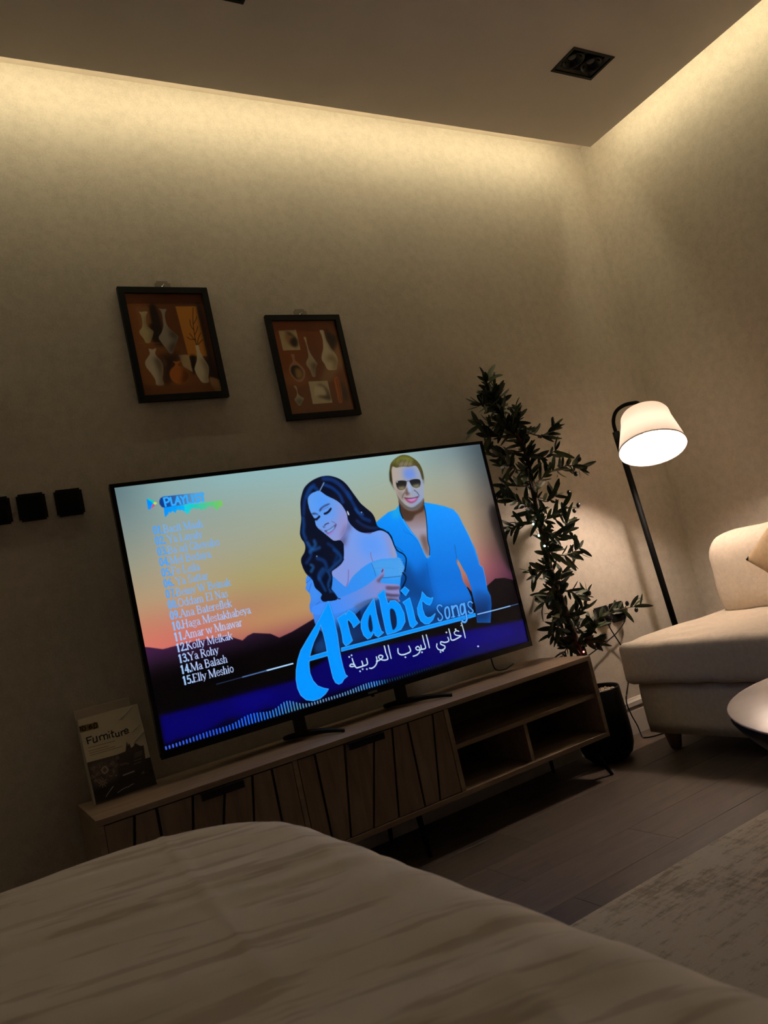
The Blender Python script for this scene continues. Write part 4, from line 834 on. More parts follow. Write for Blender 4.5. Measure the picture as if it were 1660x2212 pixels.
def plank_material(i, base):
    m = bpy.data.materials.new('plank_%d' % i); m.use_nodes = True; nt = m.node_tree; p = nt.nodes['Principled BSDF']; L = nt.links.new
    p.inputs['Roughness'].default_value = .5
    tc = nt.nodes.new('ShaderNodeTexCoord'); oi = nt.nodes.new('ShaderNodeObjectInfo')
    mp = nt.nodes.new('ShaderNodeMapping'); mp.inputs['Scale'].default_value = (1.1, 9, 1)
    va = nt.nodes.new('ShaderNodeVectorMath'); va.operation = 'MULTIPLY_ADD'; L(oi.outputs['Random'], va.inputs[0]); va.inputs[1].default_value = (13, 41, 0); L(tc.outputs['Object'], va.inputs[2]); L(va.outputs[0], mp.inputs[0])
    n = nt.nodes.new('ShaderNodeTexNoise'); n.inputs['Scale'].default_value = 3.4; n.inputs['Detail'].default_value = 9; n.inputs['Roughness'].default_value = .66; n.inputs['Distortion'].default_value = .6; L(mp.outputs[0], n.inputs['Vector'])
    r = nt.nodes.new('ShaderNodeValToRGB'); e = r.color_ramp.elements
    e[0].position = .26; e[0].color = (*[c*.42 for c in base], 1); e[1].position = .7; e[1].color = (*[c*1.2 for c in base], 1)
    q = e.new(.42); q.color = (*[c*.88 for c in base], 1)
    L(n.outputs[0], r.inputs[0])
    hs = nt.nodes.new('ShaderNodeHueSaturation'); mm = nt.nodes.new('ShaderNodeMapRange'); mm.inputs[3].default_value = .78; mm.inputs[4].default_value = 1.2
    L(oi.outputs['Random'], mm.inputs[0]); L(mm.outputs[0], hs.inputs['Value']); L(r.outputs[0], hs.inputs['Color']); L(hs.outputs[0], p.inputs['Base Color'])
    b = nt.nodes.new('ShaderNodeBump'); b.inputs['Strength'].default_value = .25; b.inputs['Distance'].default_value = .002; L(n.outputs[0], b.inputs['Height']); L(b.outputs[0], p.inputs['Normal'])
    return m
def wood_material(name, base, stretch=(1.2, 14, 14)):
    m = bpy.data.materials.new(name); m.use_nodes = True; nt = m.node_tree; p = nt.nodes['Principled BSDF']; L = nt.links.new
    p.inputs['Roughness'].default_value = .45
    tc = nt.nodes.new('ShaderNodeTexCoord'); mp = nt.nodes.new('ShaderNodeMapping'); mp.inputs['Scale'].default_value = stretch; L(tc.outputs['Object'], mp.inputs[0])
    n = nt.nodes.new('ShaderNodeTexNoise'); n.inputs['Scale'].default_value = 3; n.inputs['Detail'].default_value = 7; n.inputs['Distortion'].default_value = .8; L(mp.outputs[0], n.inputs['Vector'])
    r = nt.nodes.new('ShaderNodeValToRGB'); e = r.color_ramp.elements; e[0].position = .3; e[0].color = (*[c*.72 for c in base], 1); e[1].position = .68; e[1].color = (*[c*1.12 for c in base], 1)
    L(n.outputs[0], r.inputs[0]); L(r.outputs[0], p.inputs['Base Color'])
    return m
WALL = wall_material()
CEIL = material('ceiling_paint', (.78, .71, .66), .8, noise=.02, scale=6)
COVEPAINT = material('cove_paint', (.70, .60, .50), .8)
WHITE = material('white_trim', (.62, .56, .50), .45)
BLACK = material('black_plastic', (.006, .006, .006), .45, spec=.2)
GLOSSB = material('black_gloss', (.004, .004, .005), .22, spec=.25)
SATINB = material('black_metal', (.004, .004, .004), .6, spec=.08)
OAK = wood_material('oak_board', (.27, .19, .13))
OAKD = wood_material('oak_slat', (.22, .15, .10), (14, 14, 1.6))
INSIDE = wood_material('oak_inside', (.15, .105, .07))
CREAM = material('cream_boucle', (.66, .565, .455), .9, noise=.07, scale=60, bump=.35, bscale=260)
TAN = material('tan_cushion', (.46, .335, .20), .92, noise=.08, scale=50, bump=.3, bscale=240)

# ---------------------------------------------------------------- room shell
XL, YB, ZP, ZS = -5.0, -4.4, 2.738, 2.897            # left wall, back wall, panel underside, slab above the cove
def struct(o): o['kind'] = 'structure'; return o
struct(box('wall_front', (XL-.1, .1), (0, .1), (-.05, ZS+.1), WALL))
struct(box('wall_right', (0, .1), (YB-.1, 0), (-.05, ZS+.1), WALL))
struct(box('wall_left', (XL-.1, XL), (YB-.1, 0), (-.05, ZS+.1), WALL))
struct(box('wall_back', (XL, 0), (YB-.1, YB), (-.05, ZS+.1), WALL))
DL = [(-.8165, -.5952, -.7412, -.6133), (-2.3603, -2.1391, -.7412, -.6133)]     # downlight openings
bm = bmesh.new(); px0, px1, py0, py1, pt = XL+.2, -.199, YB+.22, -.22, ZP+.10
xs = [px0, DL[1][0], DL[1][1], DL[0][0], DL[0][1], px1]; ys = [py0, DL[0][2], DL[0][3], py1]
for i in range(5):
    for j in range(3):
        if j == 1 and i in (1, 3): continue
        add_box(bm, xs[i], xs[i+1], ys[j], ys[j+1], ZP, pt)
bmesh.ops.remove_doubles(bm, verts=bm.verts[:], dist=1e-5)
struct(from_bm('ceiling', bm, CEIL))
struct(box('trim_1', (XL-.1, .1), (YB-.1, .1), (ZS, ZS+.08), COVEPAINT))                # slab over the light cove
# drop-in baseboards with a moulded top
def baseboard(name, along, a0, a1, face, sgn):
    prof = [(0, 0), (.016, 0), (.016, .098), (.011, .104), (.011, .112), (.020, .118), (.020, .136), (.012, .142), (.008, .15), (0, .15)]
    V = []; n = len(prof)
    for t in (a0, a1):
        for d, z in prof: V.append((t, face+sgn*d, z) if along == 'x' else (face+sgn*d, t, z))
    F = [tuple(range(n)), tuple(range(n, 2*n))[::-1]]+[(i, i+n, (i+1) % n+n, (i+1) % n) for i in range(n)]
    o = mesh(name, V, F, WHITE); bm = bmesh.new(); bm.from_mesh(o.data); bmesh.ops.recalc_face_normals(bm, faces=bm.faces); bm.to_mesh(o.data); bm.free()
    struct(o)
baseboard('baseboard_front', 'x', XL, 0, 0, -1); baseboard('baseboard_right', 'y', YB, -.021, 0, -1)
baseboard('baseboard_left', 'y', YB, -.021, XL, 1); baseboard('baseboard_back', 'x', XL+.021, -.021, YB, 1)
# floor: a dark bed with boards laid along the room
floor = struct(box('floor', (XL, 0), (YB, 0), (-.05, -.004), material('floor_bed', (.03, .025, .02), .8)))
PL = [plank_material(i, b) for i, b in enumerate([(.088, .066, .052), (.080, .061, .049), (.097, .072, .056)])]
random.seed(11); PWID, PLEN = .185, 1.22
plank_me = []
for k in range(3):
    bm = bmesh.new(); add_box(bm, 0, PLEN-.001, 0, PWID-.001, -.004, 0); bmesh.ops.bevel(bm, geom=[e for e in bm.edges if all(v.co.z > -.001 for v in e.verts)], offset=.0006, segments=1, affect='EDGES')
    me = bpy.data.meshes.new('plank'); bm.to_mesh(me); bm.free(); me.materials.append(PL[k]); plank_me.append(me)
for r in range(int(4.4/PWID)+1):
    y = -PWID*(r+1); off = random.choice([0, .41, .82, .2, .61])
    x = XL-off
    while x < 0:
        x0, x1 = max(x, XL), min(x+PLEN, 0); y0 = max(y, YB)
        if x1-x0 > .03:
            if x0 == x and x1 == x+PLEN and y0 == y:
                o = bpy.data.objects.new('plank', random.choice(plank_me)); o.location = (x, y, 0); link(o, floor)
            else:
                o = box('plank', (0, x1-x0-.002), (0, y+PWID-y0-.002), (-.004, 0), random.choice(PL), floor); o.location = (x0, y0, 0)
        x += PLEN
# ---------------------------------------------------------------- light cove strips
LED = glow('led_diffuser', (1., .925, .61), COVE)
LEDB = material('led_channel', (.7, .68, .62), .4)
def strip(a, b, normal, label):
    c = (Vector(a)+Vector(b))/2
    t = thing('led_strip', label, 'light strip', c, 'warm cove light strips round the ceiling panel')
    ch = tube_data([Vector(a), Vector(b)], .004, 8); mesh('channel', [Vector(v)+Vector(normal)*.004 for v in ch[0]], ch[1], LEDB, t, True)
    d = tube_data([Vector(a), Vector(b)], .006, 10); mesh('diffuser', [Vector(v)+Vector(normal)*.0145 for v in d[0]], d[1], LED, t, True)
zl = ZP+.058
strip((px0, py1, zl), (px1, py1, zl), (0, 1, 0), 'warm light strip hidden above the ceiling panel edge along the television wall')
strip((px1, py0, zl), (px1, py1, zl), (1, 0, 0), 'warm light strip hidden above the ceiling panel edge along the sofa wall')
# ---------------------------------------------------------------- downlights
LENS = material('lamp_lens', (.05, .05, .05), .08, spec=.8)
def downlight(x0, x1, y0, y1, label):
    t = thing('downlight', label, 'downlight', ((x0+x1)/2, (y0+y1)/2, ZP), 'twin black downlights in the ceiling')
    bm = bmesh.new(); w = .007
    add_box(bm, x0-.004, x1+.004, y0-.004, y0+w, ZP-.003, ZP+.004); add_box(bm, x0-.004, x1+.004, y1-w, y1+.004, ZP-.003, ZP+.004)
    add_box(bm, x0-.004, x0+w, y0+w, y1-w, ZP-.003, ZP+.004); add_box(bm, x1-w, x1+.004, y0+w, y1-w, ZP-.003, ZP+.004); from_bm('frame', bm, BLACK, t)
    bm = bmesh.new(); add_box(bm, x0, x1, y0, y1, ZP+.028, ZP+.045); from_bm('tray', bm, material('black_matt', (.01, .01, .011), .6), t)
    for k in (.27, .73):
        cx = x0+(x1-x0)*k; cy = (y0+y1)/2
        l = lathe('lamp', [(.046, .028), (.046, .002), (.042, 0), (.036, .004), (.030, .02), (.022, .024)], GLOSSB, t, 24, (cx, cy, ZP+.001))
        lathe('lens', [(.020, .018), (.018, .014), (.010, .011), (.001, .010)], LENS, l, 16, (cx, cy, ZP+.003))
downlight(*DL[0], 'square black twin downlight near the corner of the ceiling')
downlight(*DL[1], 'black twin downlight cut off by the top edge of the photo')

# ---------------------------------------------------------------- bed
def bed():
    t = thing('bed', 'double bed under a white striped duvet with painted-in wrinkle shading in the foreground', 'bed', (-3.6, -2.3, 0))
    x1, y1, x0, y0 = -2.735, -1.115, -4.5, -3.6; rc = .30; st = .009
    xs = np.concatenate([np.arange(x0-.08, -3.9, .03), np.arange(-3.9, x1+.085, st)]); ys = np.concatenate([np.arange(y0-.08, -2.5, .03), np.arange(-2.5, y1+.085, st)])
    X, Y = np.meshgrid(xs, ys)
    cx, cy, hx, hy = (x0+x1)/2, (y0+y1)/2, (x1-x0)/2, (y1-y0)/2
    qx = np.abs(X-cx)-hx+rc; qy = np.abs(Y-cy)-hy+rc
    d = -(np.hypot(np.maximum(qx, 0), np.maximum(qy, 0))+np.minimum(np.maximum(qx, qy), 0)-rc)
    tt = np.clip((.11-d)/.19, 0, 1.1); Z = .552-.42*tt**3
    a = math.radians(-17); u = X*math.cos(a)+Y*math.sin(a); v = -X*math.sin(a)+Y*math.cos(a)
    w1 = vnoise(u*2.4+9+.6*vnoise(u*5, v*9, 8), v*30, 3); w2 = vnoise(u*4.2+4, v*52+2, 5); w3 = vnoise(u*1.1, v*9, 6)
    fade = np.clip(1.1-tt*1.4, 0, 1)
    rip = np.clip(w1*2+.15, -.3, .8)
    Z += fade*(rip*.0034+w2*.0012+w3*.0025)
    Z += .008*vnoise(X*2.1+3, Y*2.3, 9)
    cr = X-(-2.955-.045*(np.clip(-1.244-Y, 0, .8)/.5)+.0012*np.sin(Y*31)); Z += fade*.0026*np.exp(-(cr/.0065)**2)*np.clip((Y+2.0)*4, 0, 1)
    cr2 = X-(-2.80-.12*(np.clip(-1.3-Y, 0, 1)));  Z += fade*.0012*np.exp(-(cr2/.010)**2)
    H, W = X.shape; V = np.stack([X, Y, Z], -1).reshape(-1, 3)
    i = np.arange((H-1)*(W-1)); r = i//(W-1); c = i % (W-1); q = r*W+c
    F = np.stack([q, q+1, q+W+1, q+W], -1).tolist()
    m = bpy.data.materials.new('sateen_wrinkle_shade'); m.use_nodes = True; nt = m.node_tree; p = nt.nodes['Principled BSDF']; L = nt.links.new
    p.inputs['Roughness'].default_value = .75; p.inputs['Sheen Weight'].default_value = .15
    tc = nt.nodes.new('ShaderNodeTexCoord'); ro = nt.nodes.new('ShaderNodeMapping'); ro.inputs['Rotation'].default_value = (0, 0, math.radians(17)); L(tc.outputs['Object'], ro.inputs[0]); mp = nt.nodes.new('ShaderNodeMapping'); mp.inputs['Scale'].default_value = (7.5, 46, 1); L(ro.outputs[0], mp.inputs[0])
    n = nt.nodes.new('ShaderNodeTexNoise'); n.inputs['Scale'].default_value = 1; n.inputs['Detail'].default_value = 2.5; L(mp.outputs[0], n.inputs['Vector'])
    rp = nt.nodes.new('ShaderNodeValToRGB'); e = rp.color_ramp.elements; e[0].position = .38; e[0].color = (.60, .525, .45, 1); e[1].position = .47; e[1].color = (.80, .735, .67, 1)  # dark streaks: wrinkle shading and satin-stripe sheen put into the cloth colour
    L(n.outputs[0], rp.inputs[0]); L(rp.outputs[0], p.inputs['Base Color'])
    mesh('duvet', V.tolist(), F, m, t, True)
    soft_box('mattress', (-4.44, -2.86), (-3.54, -1.25), (.22, .50), material('mattress_ticking', (.6, .57, .52), .9), t, .05, cell=.12)
    box('bed_base', (-4.46, -2.84), (-3.56, -1.23), (.06, .22), material('bed_base_fabric', (.16, .13, .11), .9), t, .012)
    for x in (-4.38, -2.94):
        for y in (-3.48, -1.33): lathe('leg', [(.02, 0), (.026, .06)], BLACK, t, 14, (x, y, 0))
bed()
# ---------------------------------------------------------------- rug
def rug():
    m = bpy.data.materials.new('rug_pile'); m.use_nodes = True; nt = m.node_tree; p = nt.nodes['Principled BSDF']; L = nt.links.new; p.inputs['Roughness'].default_value = .95; p.inputs['Sheen Weight'].default_value = .2
    tc = nt.nodes.new('ShaderNodeTexCoord'); mp = nt.nodes.new('ShaderNodeMapping'); mp.inputs['Scale'].default_value = (6, 26, 1); L(tc.outputs['Object'], mp.inputs[0])
    mp2 = nt.nodes.new('ShaderNodeMapping'); mp2.inputs['Scale'].default_value = (60, 8, 1); L(tc.outputs['Object'], mp2.inputs[0])
    n = nt.nodes.new('ShaderNodeTexNoise'); n.inputs['Scale'].default_value = 1.6; n.inputs['Detail'].default_value = 9; n.inputs['Roughness'].default_value = .8; L(mp.outputs[0], n.inputs['Vector'])
    n2 = nt.nodes.new('ShaderNodeTexNoise'); n2.inputs['Scale'].default_value = 1.2; n2.inputs['Detail'].default_value = 4; L(mp2.outputs[0], n2.inputs['Vector'])
    n3 = nt.nodes.new('ShaderNodeTexNoise'); n3.inputs['Scale'].default_value = 2.6; n3.inputs['Detail'].default_value = 3; L(tc.outputs['Object'], n3.inputs['Vector'])
    a = nt.nodes.new('ShaderNodeMath'); a.operation = 'MULTIPLY_ADD'; L(n3.outputs[0], a.inputs[0]); a.inputs[1].default_value = .30; L(n.outputs[0], a.inputs[2])
    a2 = nt.nodes.new('ShaderNodeMath'); a2.operation = 'MULTIPLY_ADD'; L(n2.outputs[0], a2.inputs[0]); a2.inputs[1].default_value = .22; L(a.outputs[0], a2.inputs[2])
    rp = nt.nodes.new('ShaderNodeValToRGB'); e = rp.color_ramp.elements; e[0].position = .65; e[0].color = (.28, .23, .165, 1); e[1].position = .775; e[1].color = (.56, .50, .41, 1)
    L(a2.outputs[0], rp.inputs[0]); L(rp.outputs[0], p.inputs['Base Color'])
    fb = nt.nodes.new('ShaderNodeTexNoise'); fb.inputs['Scale'].default_value = 420; L(tc.outputs['Object'], fb.inputs['Vector'])
    b = nt.nodes.new('ShaderNodeBump'); b.inputs['Strength'].default_value = .6; b.inputs['Distance'].default_value = .004; L(fb.outputs[0], b.inputs['Height'])
    b2 = nt.nodes.new('ShaderNodeBump'); b2.inputs['Strength'].default_value = .5; b2.inputs['Distance'].default_value = .004; L(a2.outputs[0], b2.inputs['Height']); L(b.outputs[0], b2.inputs['Normal']); L(b2.outputs[0], p.inputs['Normal'])
    bm = bmesh.new(); add_box(bm, -2.75, -.99, -3.3, -1.04, 0, .011); bmesh.ops.bevel(bm, geom=bm.edges[:], offset=.004, segments=2, affect='EDGES')
    tag(from_bm('area_rug', bm, m), 'cream rug with worn brown streaks on the wooden floor', 'rug')
rug()
# ---------------------------------------------------------------- tv stand
def stand():
    xl, xr, yf, yb, zb, zt = -2.942, -1.148, -.350, -.022, .146, .450; th = .017
    t = thing('tv_stand', 'long oak television stand with slatted doors and open shelves', 'tv stand', (-2.045, -.19, 0))
    box('top', (xl, xr), (yf, yb), (zt-th, zt), OAK, t, .0015); box('bottom', (xl, xr), (yf, yb), (zb, zb+th), OAK, t, .0015)
    box('side_panel', (xl, xl+th), (yf, yb), (zb+th, zt-th), OAK, t, .001); box('side_panel', (xr-th, xr), (yf, yb), (zb+th, zt-th), OAK, t, .001)
    box('divider', (-2.391, -2.375), (yf+.002, yb), (zb+th, zt-th), OAK, t, .001); box('divider', (-1.840, -1.823), (yf, yb), (zb+th, zt-th), OAK, t, .001)
    box('shelf', (-1.823, xr-th), (yf+.012, yb-.008), (.294, .309), OAK, t, .001); box('divider', (-1.522, -1.507), (yf+.014, yb-.008), (zb+th, .294), OAK, t, .001)
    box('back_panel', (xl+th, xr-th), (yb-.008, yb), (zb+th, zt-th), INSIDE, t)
    gz0, gz1 = zb+th+.003, zt-th-.003
    doors = [[(-2.923, -2.923), (-2.847, -2.893), (-2.789, -2.789), (-2.69, -2.737), (-2.598, -2.662), (-2.516, -2.560), (-2.456, -2.458), (-2.393, -2.393)],
             [(-2.373, -2.373), (-2.317, -2.317), (-2.215, -2.258), (-2.109, -2.178), (-2.042, -2.086), (-1.982, -1.987), (-1.884, -1.928), (-1.842, -1.842)]]
    for k, g in enumerate(doors):
        d = box('door', (g[0][0], g[-1][0]), (yf+.010, yf+.022), (gz0, gz1), BLACK, t)
        for i in range(7):
            a, b = g[i], g[i+1]; e0 = .0 if i == 0 else .0038; e1 = .0 if i == 6 else .0038
            prism('slat', [(a[0]+e0, gz1), (b[0]-e1, gz1), (b[1]-e1, gz0), (a[1]+e0, gz0)], yf+.002, yf+.010, OAKD, d)
        hx = (-2.671, -2.548) if k == 0 else (-2.209, -2.083)
        bm = bmesh.new(); add_box(bm, *hx, yf-.014, yf+.002, zt-th-.005, zt-th-.002); add_box(bm, *hx, yf-.016, yf-.013, zt-th-.022, zt-th-.002); from_bm('handle', bm, BLACK, d)
    for (x, y, dx, dy) in ((-1.215, -.285, .062, -.03), (-1.235, -.075, .03, .03), (-1.985, -.285, 0, -.02), (-1.985, -.075, 0, .02), (-2.86, -.285, -.05, -.03), (-2.86, -.075, -.05, .03)):
        tube('leg', [(x+dx, y+dy, 0), (x, y, zb)], [.0065, .0105], SATINB, t, 12)
stand()
# ---------------------------------------------------------------- television
def television():
    x0, x1, z0, z1, yf = -2.716, -1.264, .5235, 1.3565, -.178
    t = thing('television', 'large black flat television showing a music playlist', 'television', (-1.99, -.16, .45))
    box('back_shell', (x0+.002, x1-.002), (yf+.006, yf+.034), (z0+.002, z1-.002), BLACK, t, .003)
    box('rear_housing', (x0+.16, x1-.16), (yf+.034, yf+.078), (z0+.03, z0+.46), BLACK, t, .012)
    bm = bmesh.new(); L_, T_, B_ = .013, .012, .020
    add_box(bm, x0, x1, yf, yf+.014, z1-T_, z1); add_box(bm, x0, x1, yf, yf+.014, z0, z0+B_); add_box(bm, x0, x0+L_, yf, yf+.014, z0+B_, z1-T_); add_box(bm, x1-L_, x1, yf, yf+.014, z0+B_, z1-T_)
    from_bm('bezel', bm, GLOSSB, t)
    M = Matrix.Translation(((x0+x1)/2, yf+.004, (z1-T_+z0+B_)/2))
    sheet('screen', paint_screen(), x1-x0-2*L_, z1-z0-T_-B_, M, print_material('lit_screen', True, .3), t)
    b = box('badge', (-2.012, -1.976), (yf-.0012, yf), (z0+.006, z0+.013), material('badge_grey', (.10, .10, .11), .4), t, .0004)
    box('sensor', (-1.998, -1.990), (yf-.001, yf+.01), (z0-.006, z0), BLACK, t)
    for sx, tx in ((-2.262, -2.166), (-1.868, -1.736)):
        f = tube('foot', spline([(sx-.03, -.06, .4565), (sx, -.14, .466), ((sx+tx)/2, -.205, .4655), (tx, -.262, .4555)]), [.006+.004*math.sin(math.pi*min(1, i/24+.1)) for i in range(25)], BLACK, t, 10)
        box('neck', (sx-.018, sx+.018), (-.158, -.128), (.462, z0+.01), BLACK, t, .004)
    tube('power_cable', spline([(-1.42, -.105, .56), (-1.40, -.085, .47), (-1.345, -.075, .4535), (-1.30, -.05, .4535), (-1.25, -.015, .4535)]), .0028, BLACK, t, 8)
television()
# ---------------------------------------------------------------- pictures, hooks
FRAME = material('frame_black', (.006, .006, .006), .5, spec=.25)
GLASSY = print_material('print_paper', False, .28)
def picture(x0, x1, z0, z1, art, label, hx):
    t = thing('wall_picture', label, 'picture', ((x0+x1)/2, 0, z0), 'framed prints above the television')
    w = .0215; bm = bmesh.new()
    for q in ((x0, x1, z1-w, z1), (x0, x1, z0, z0+w), (x0, x0+w, z0+w, z1-w), (x1-w, x1, z0+w, z1-w)): add_box(bm, q[0], q[1], -.022, -.004, q[2], q[3])
    bmesh.ops.remove_doubles(bm, verts=bm.verts[:], dist=1e-6); from_bm('frame', bm, FRAME, t)
    box('backing', (x0+.01, x1-.01), (-.010, -.004), (z0+.01, z1-.01), FRAME, t)
    W, Hh = (x1-x0)*1000, (z1-z0)*1000; m = 20
    c = Canvas(m, m, 319-m, 415-m, 190); c.run(art)
    sheet('print', c, x1-x0-2*w+.003, z1-z0-2*w+.003, Matrix.Translation(((x0+x1)/2, -.0125, (z0+z1)/2)), GLASSY, t)
    h = thing('adhesive_hook', 'clear stick-on hook plate above '+('the upper left framed print' if hx < -2.1 else 'the lower right framed print'), 'hook', (hx, 0, z1+.02))
    bm = bmesh.new(); add_box(bm, hx-.028, hx+.028, -.0022, 0, z1-.012, z1+.032); bmesh.ops.bevel(bm, geom=[e for e in bm.edges if abs(e.verts[0].co.y-e.verts[1].co.y) > .001], offset=.008, segments=4, affect='EDGES'); from_bm('plate', bm, material('clear_plate', (.33, .28, .215), .3), h)
    tube('pin', [(hx, -.003, z1+.008), (hx, -.014, z1+.008), (hx, -.017, z1+.013)], .0022, material('steel_pin', (.7, .7, .7), .25, metal=1.), h, 8)
    lathe('washer', [(.006, 0), (.006, .0015), (.004, .0025)], MATS['steel_pin'], h, 14, (hx, -.0025, z1+.008), Matrix.Rotation(math.pi/2, 3, 'X'))
picture(-2.535, -2.216, 1.660, 2.075, ART_P1, 'black framed print of six vases and a sprig, upper left of the pair', -2.370)
picture(-2.010, -1.692, 1.553, 1.968, ART_P2, 'black framed print of hanging vases and two square cards, lower right of the pair', -1.851)
# ---------------------------------------------------------------- switches and sockets
def wall_plate(name, x0, x1, z0, z1, label, cat, group, parts):
    t = thing(name, label, cat, ((x0+x1)/2, 0, z0), group)
    bm = bmesh.new(); add_box(bm, x0, x1, -.009, 0, z0, z1); bmesh.ops.bevel(bm, geom=[e for e in bm.edges if abs(e.verts[0].co.y-e.verts[1].co.y) > .005], offset=.006, segments=4, affect='EDGES')
    from_bm('plate', bm, BLACK, t)
    if parts == 'rocker':
        box('rocker', (x0+.010, x1-.010), (-.0112, -.009), (z0+.010, z1-.010), GLOSSB, t, .001)
    else:
        lathe('socket_well', [(.030, 0), (.030, .002), (.026, .003), (.001, .0032)], GLOSSB, t, 24, ((x0+x1)/2, -.009, (z0+z1)/2), Matrix.Rotation(math.pi/2, 3, 'X'))
    return t
wall_plate('light_switch', -2.8505, -2.768, 1.3085, 1.394, 'black square wall switch nearest the television', 'switch', 'row of black wall switches', 'rocker')
wall_plate('light_switch', -2.959, -2.877, 1.3085, 1.394, 'black square wall switch in the middle of the row of three', 'switch', 'row of black wall switches', 'rocker')
wall_plate('light_switch', -3.060, -2.977, 1.3085, 1.394, 'black wall switch cut off by the left edge of the photo', 'switch', 'row of black wall switches', 'rocker')
wall_plate('power_socket', -.732, -.646, .489, .575, 'black wall socket behind the olive branch, nearer the trunk', 'socket', 'black wall sockets', 'socket')
wall_plate('power_socket', -.634, -.548, .489, .575, 'black wall socket behind the olive branch, nearer the sofa', 'socket', 'black wall sockets', 'socket')
def plug(x, z, path, label, name='power_plug'):
    t = thing(name, label, 'plug', (x, -.009, z), 'plugs in the wall sockets')
    RX = Matrix.Rotation(math.pi/2, 3, 'X')
    lathe('plug_body', [(.021, 0), (.022, .012), (.017, .026), (.014, .038), (.006, .042)], BLACK, t, 18, (x, -.0125, z), RX)
    tube('cable', spline(path), .0028, BLACK, t, 8)
plug(-.689, .524, [(-.689, -.042, .515), (-.700, -.040, .490), (-.676, -.032, .445), (-.652, -.026, .405), (-.63, -.022, .35), (-.64, -.022, .25), (-.70, -.03, .162), (-.705, -.04, .10), (-.70, -.055, .045), (-.71, -.075, .0035), (-.725, -.105, .0035), (-.70, -.13, .0035), (-.60, -.16, .0035), (-.47, -.16, .0035)], 'black plug in the socket nearer the trunk, its cable dropping behind the sofa')
plug(-.591, .528, [(-.591, -.042, .52), (-.598, -.040, .49), (-.63, -.034, .462), (-.68, -.03, .438), (-.79, -.04, .412), (-.91, -.075, .398), (-1.005, -.13, .41), (-1.02, -.16, .43)], 'black plug in the socket nearer the sofa, its cable slung towards the olive trunk')
# ---------------------------------------------------------------- books on the stand
def book():
    t = thing('book', 'shrink-wrapped Furniture book leaning on the wall at the end of the stand', 'book', (-2.83, -.11, .45))
    lean = math.radians(-13); w, h, d = .176, .246, .030
    # local frame: x right, y into the wall, z up the cover; foot edge sits on the stand
    M = Matrix.Translation((-2.818, -.118, .4515)) @ Matrix.Rotation(math.radians(2), 4, 'Z') @ Matrix.Rotation(lean, 4, 'X')
    def bx(name, x, y, z, mat, bevel=0.):
        o = box(name, x, y, z, mat, t, bevel); o.data.transform(M); return o
    cov = material('book_board', (.42, .37, .31), .4); pages = material('book_pages', (.30, .245, .19), .8, noise=.12, scale=4, stretch=(1, 260, 1))
    bx('cover', (-w/2, w/2), (-.0025, 0), (0, h), cov, .0008); bx('cover', (-w/2, w/2), (d-.0025, d), (0, h), cov, .0008)
    bx('spine', (-w/2, -w/2+.003), (0, d-.0025), (0, h), cov); bx('pages', (-w/2+.003, w/2-.004), (0, d-.0025), (.004, h-.004), pages)
    c = Canvas(0, 0, 170, 240, 260); c.run(ART_BK)
    sheet('cover_print', c, w-.002, h-.002, M @ Matrix.Translation((0, -.0029, h/2)), print_material('cover_paper', False, .16), t)
    for k, (x, z, L, a) in enumerate(((.052, .228, .05, 38), (.036, .220, .03, 36), (.070, .150, .045, 30), (.060, .142, .03, 28), (.066, .176, .03, 30), (-.045, .022, .035, 40), (-.01, .016, .03, 14), (.015, .02, .02, 14))):
        q = tube('wrap_crease', [(x-L/2*math.cos(math.radians(a)), -.0034, z-L/2*math.sin(math.radians(a))), (x, -.0042, z+.001), (x+L/2*math.cos(math.radians(a)), -.0034, z+L/2*math.sin(math.radians(a)))], .0006, material('plastic_wrap', (.75, .73, .68), .12, spec=.9), t, 6); q.data.transform(M)
    t2 = thing('backing_board', 'plain beige slab standing behind the Furniture book', 'book', (-2.835, -.05, .45))
    M2 = Matrix.Translation((-2.825, -.076, .4512)) @ Matrix.Rotation(math.radians(2), 4, 'Z') @ Matrix.Rotation(math.radians(-12), 4, 'X')
    o = box('cover', (-.082, .082), (0, .006), (0, .27), material('beige_board', (.40, .32, .25), .6), t2, .001); o.data.transform(M2)
    o = box('pages', (-.080, .080), (.006, .016), (.002, .268), MATS['book_pages'], t2); o.data.transform(M2)
book()
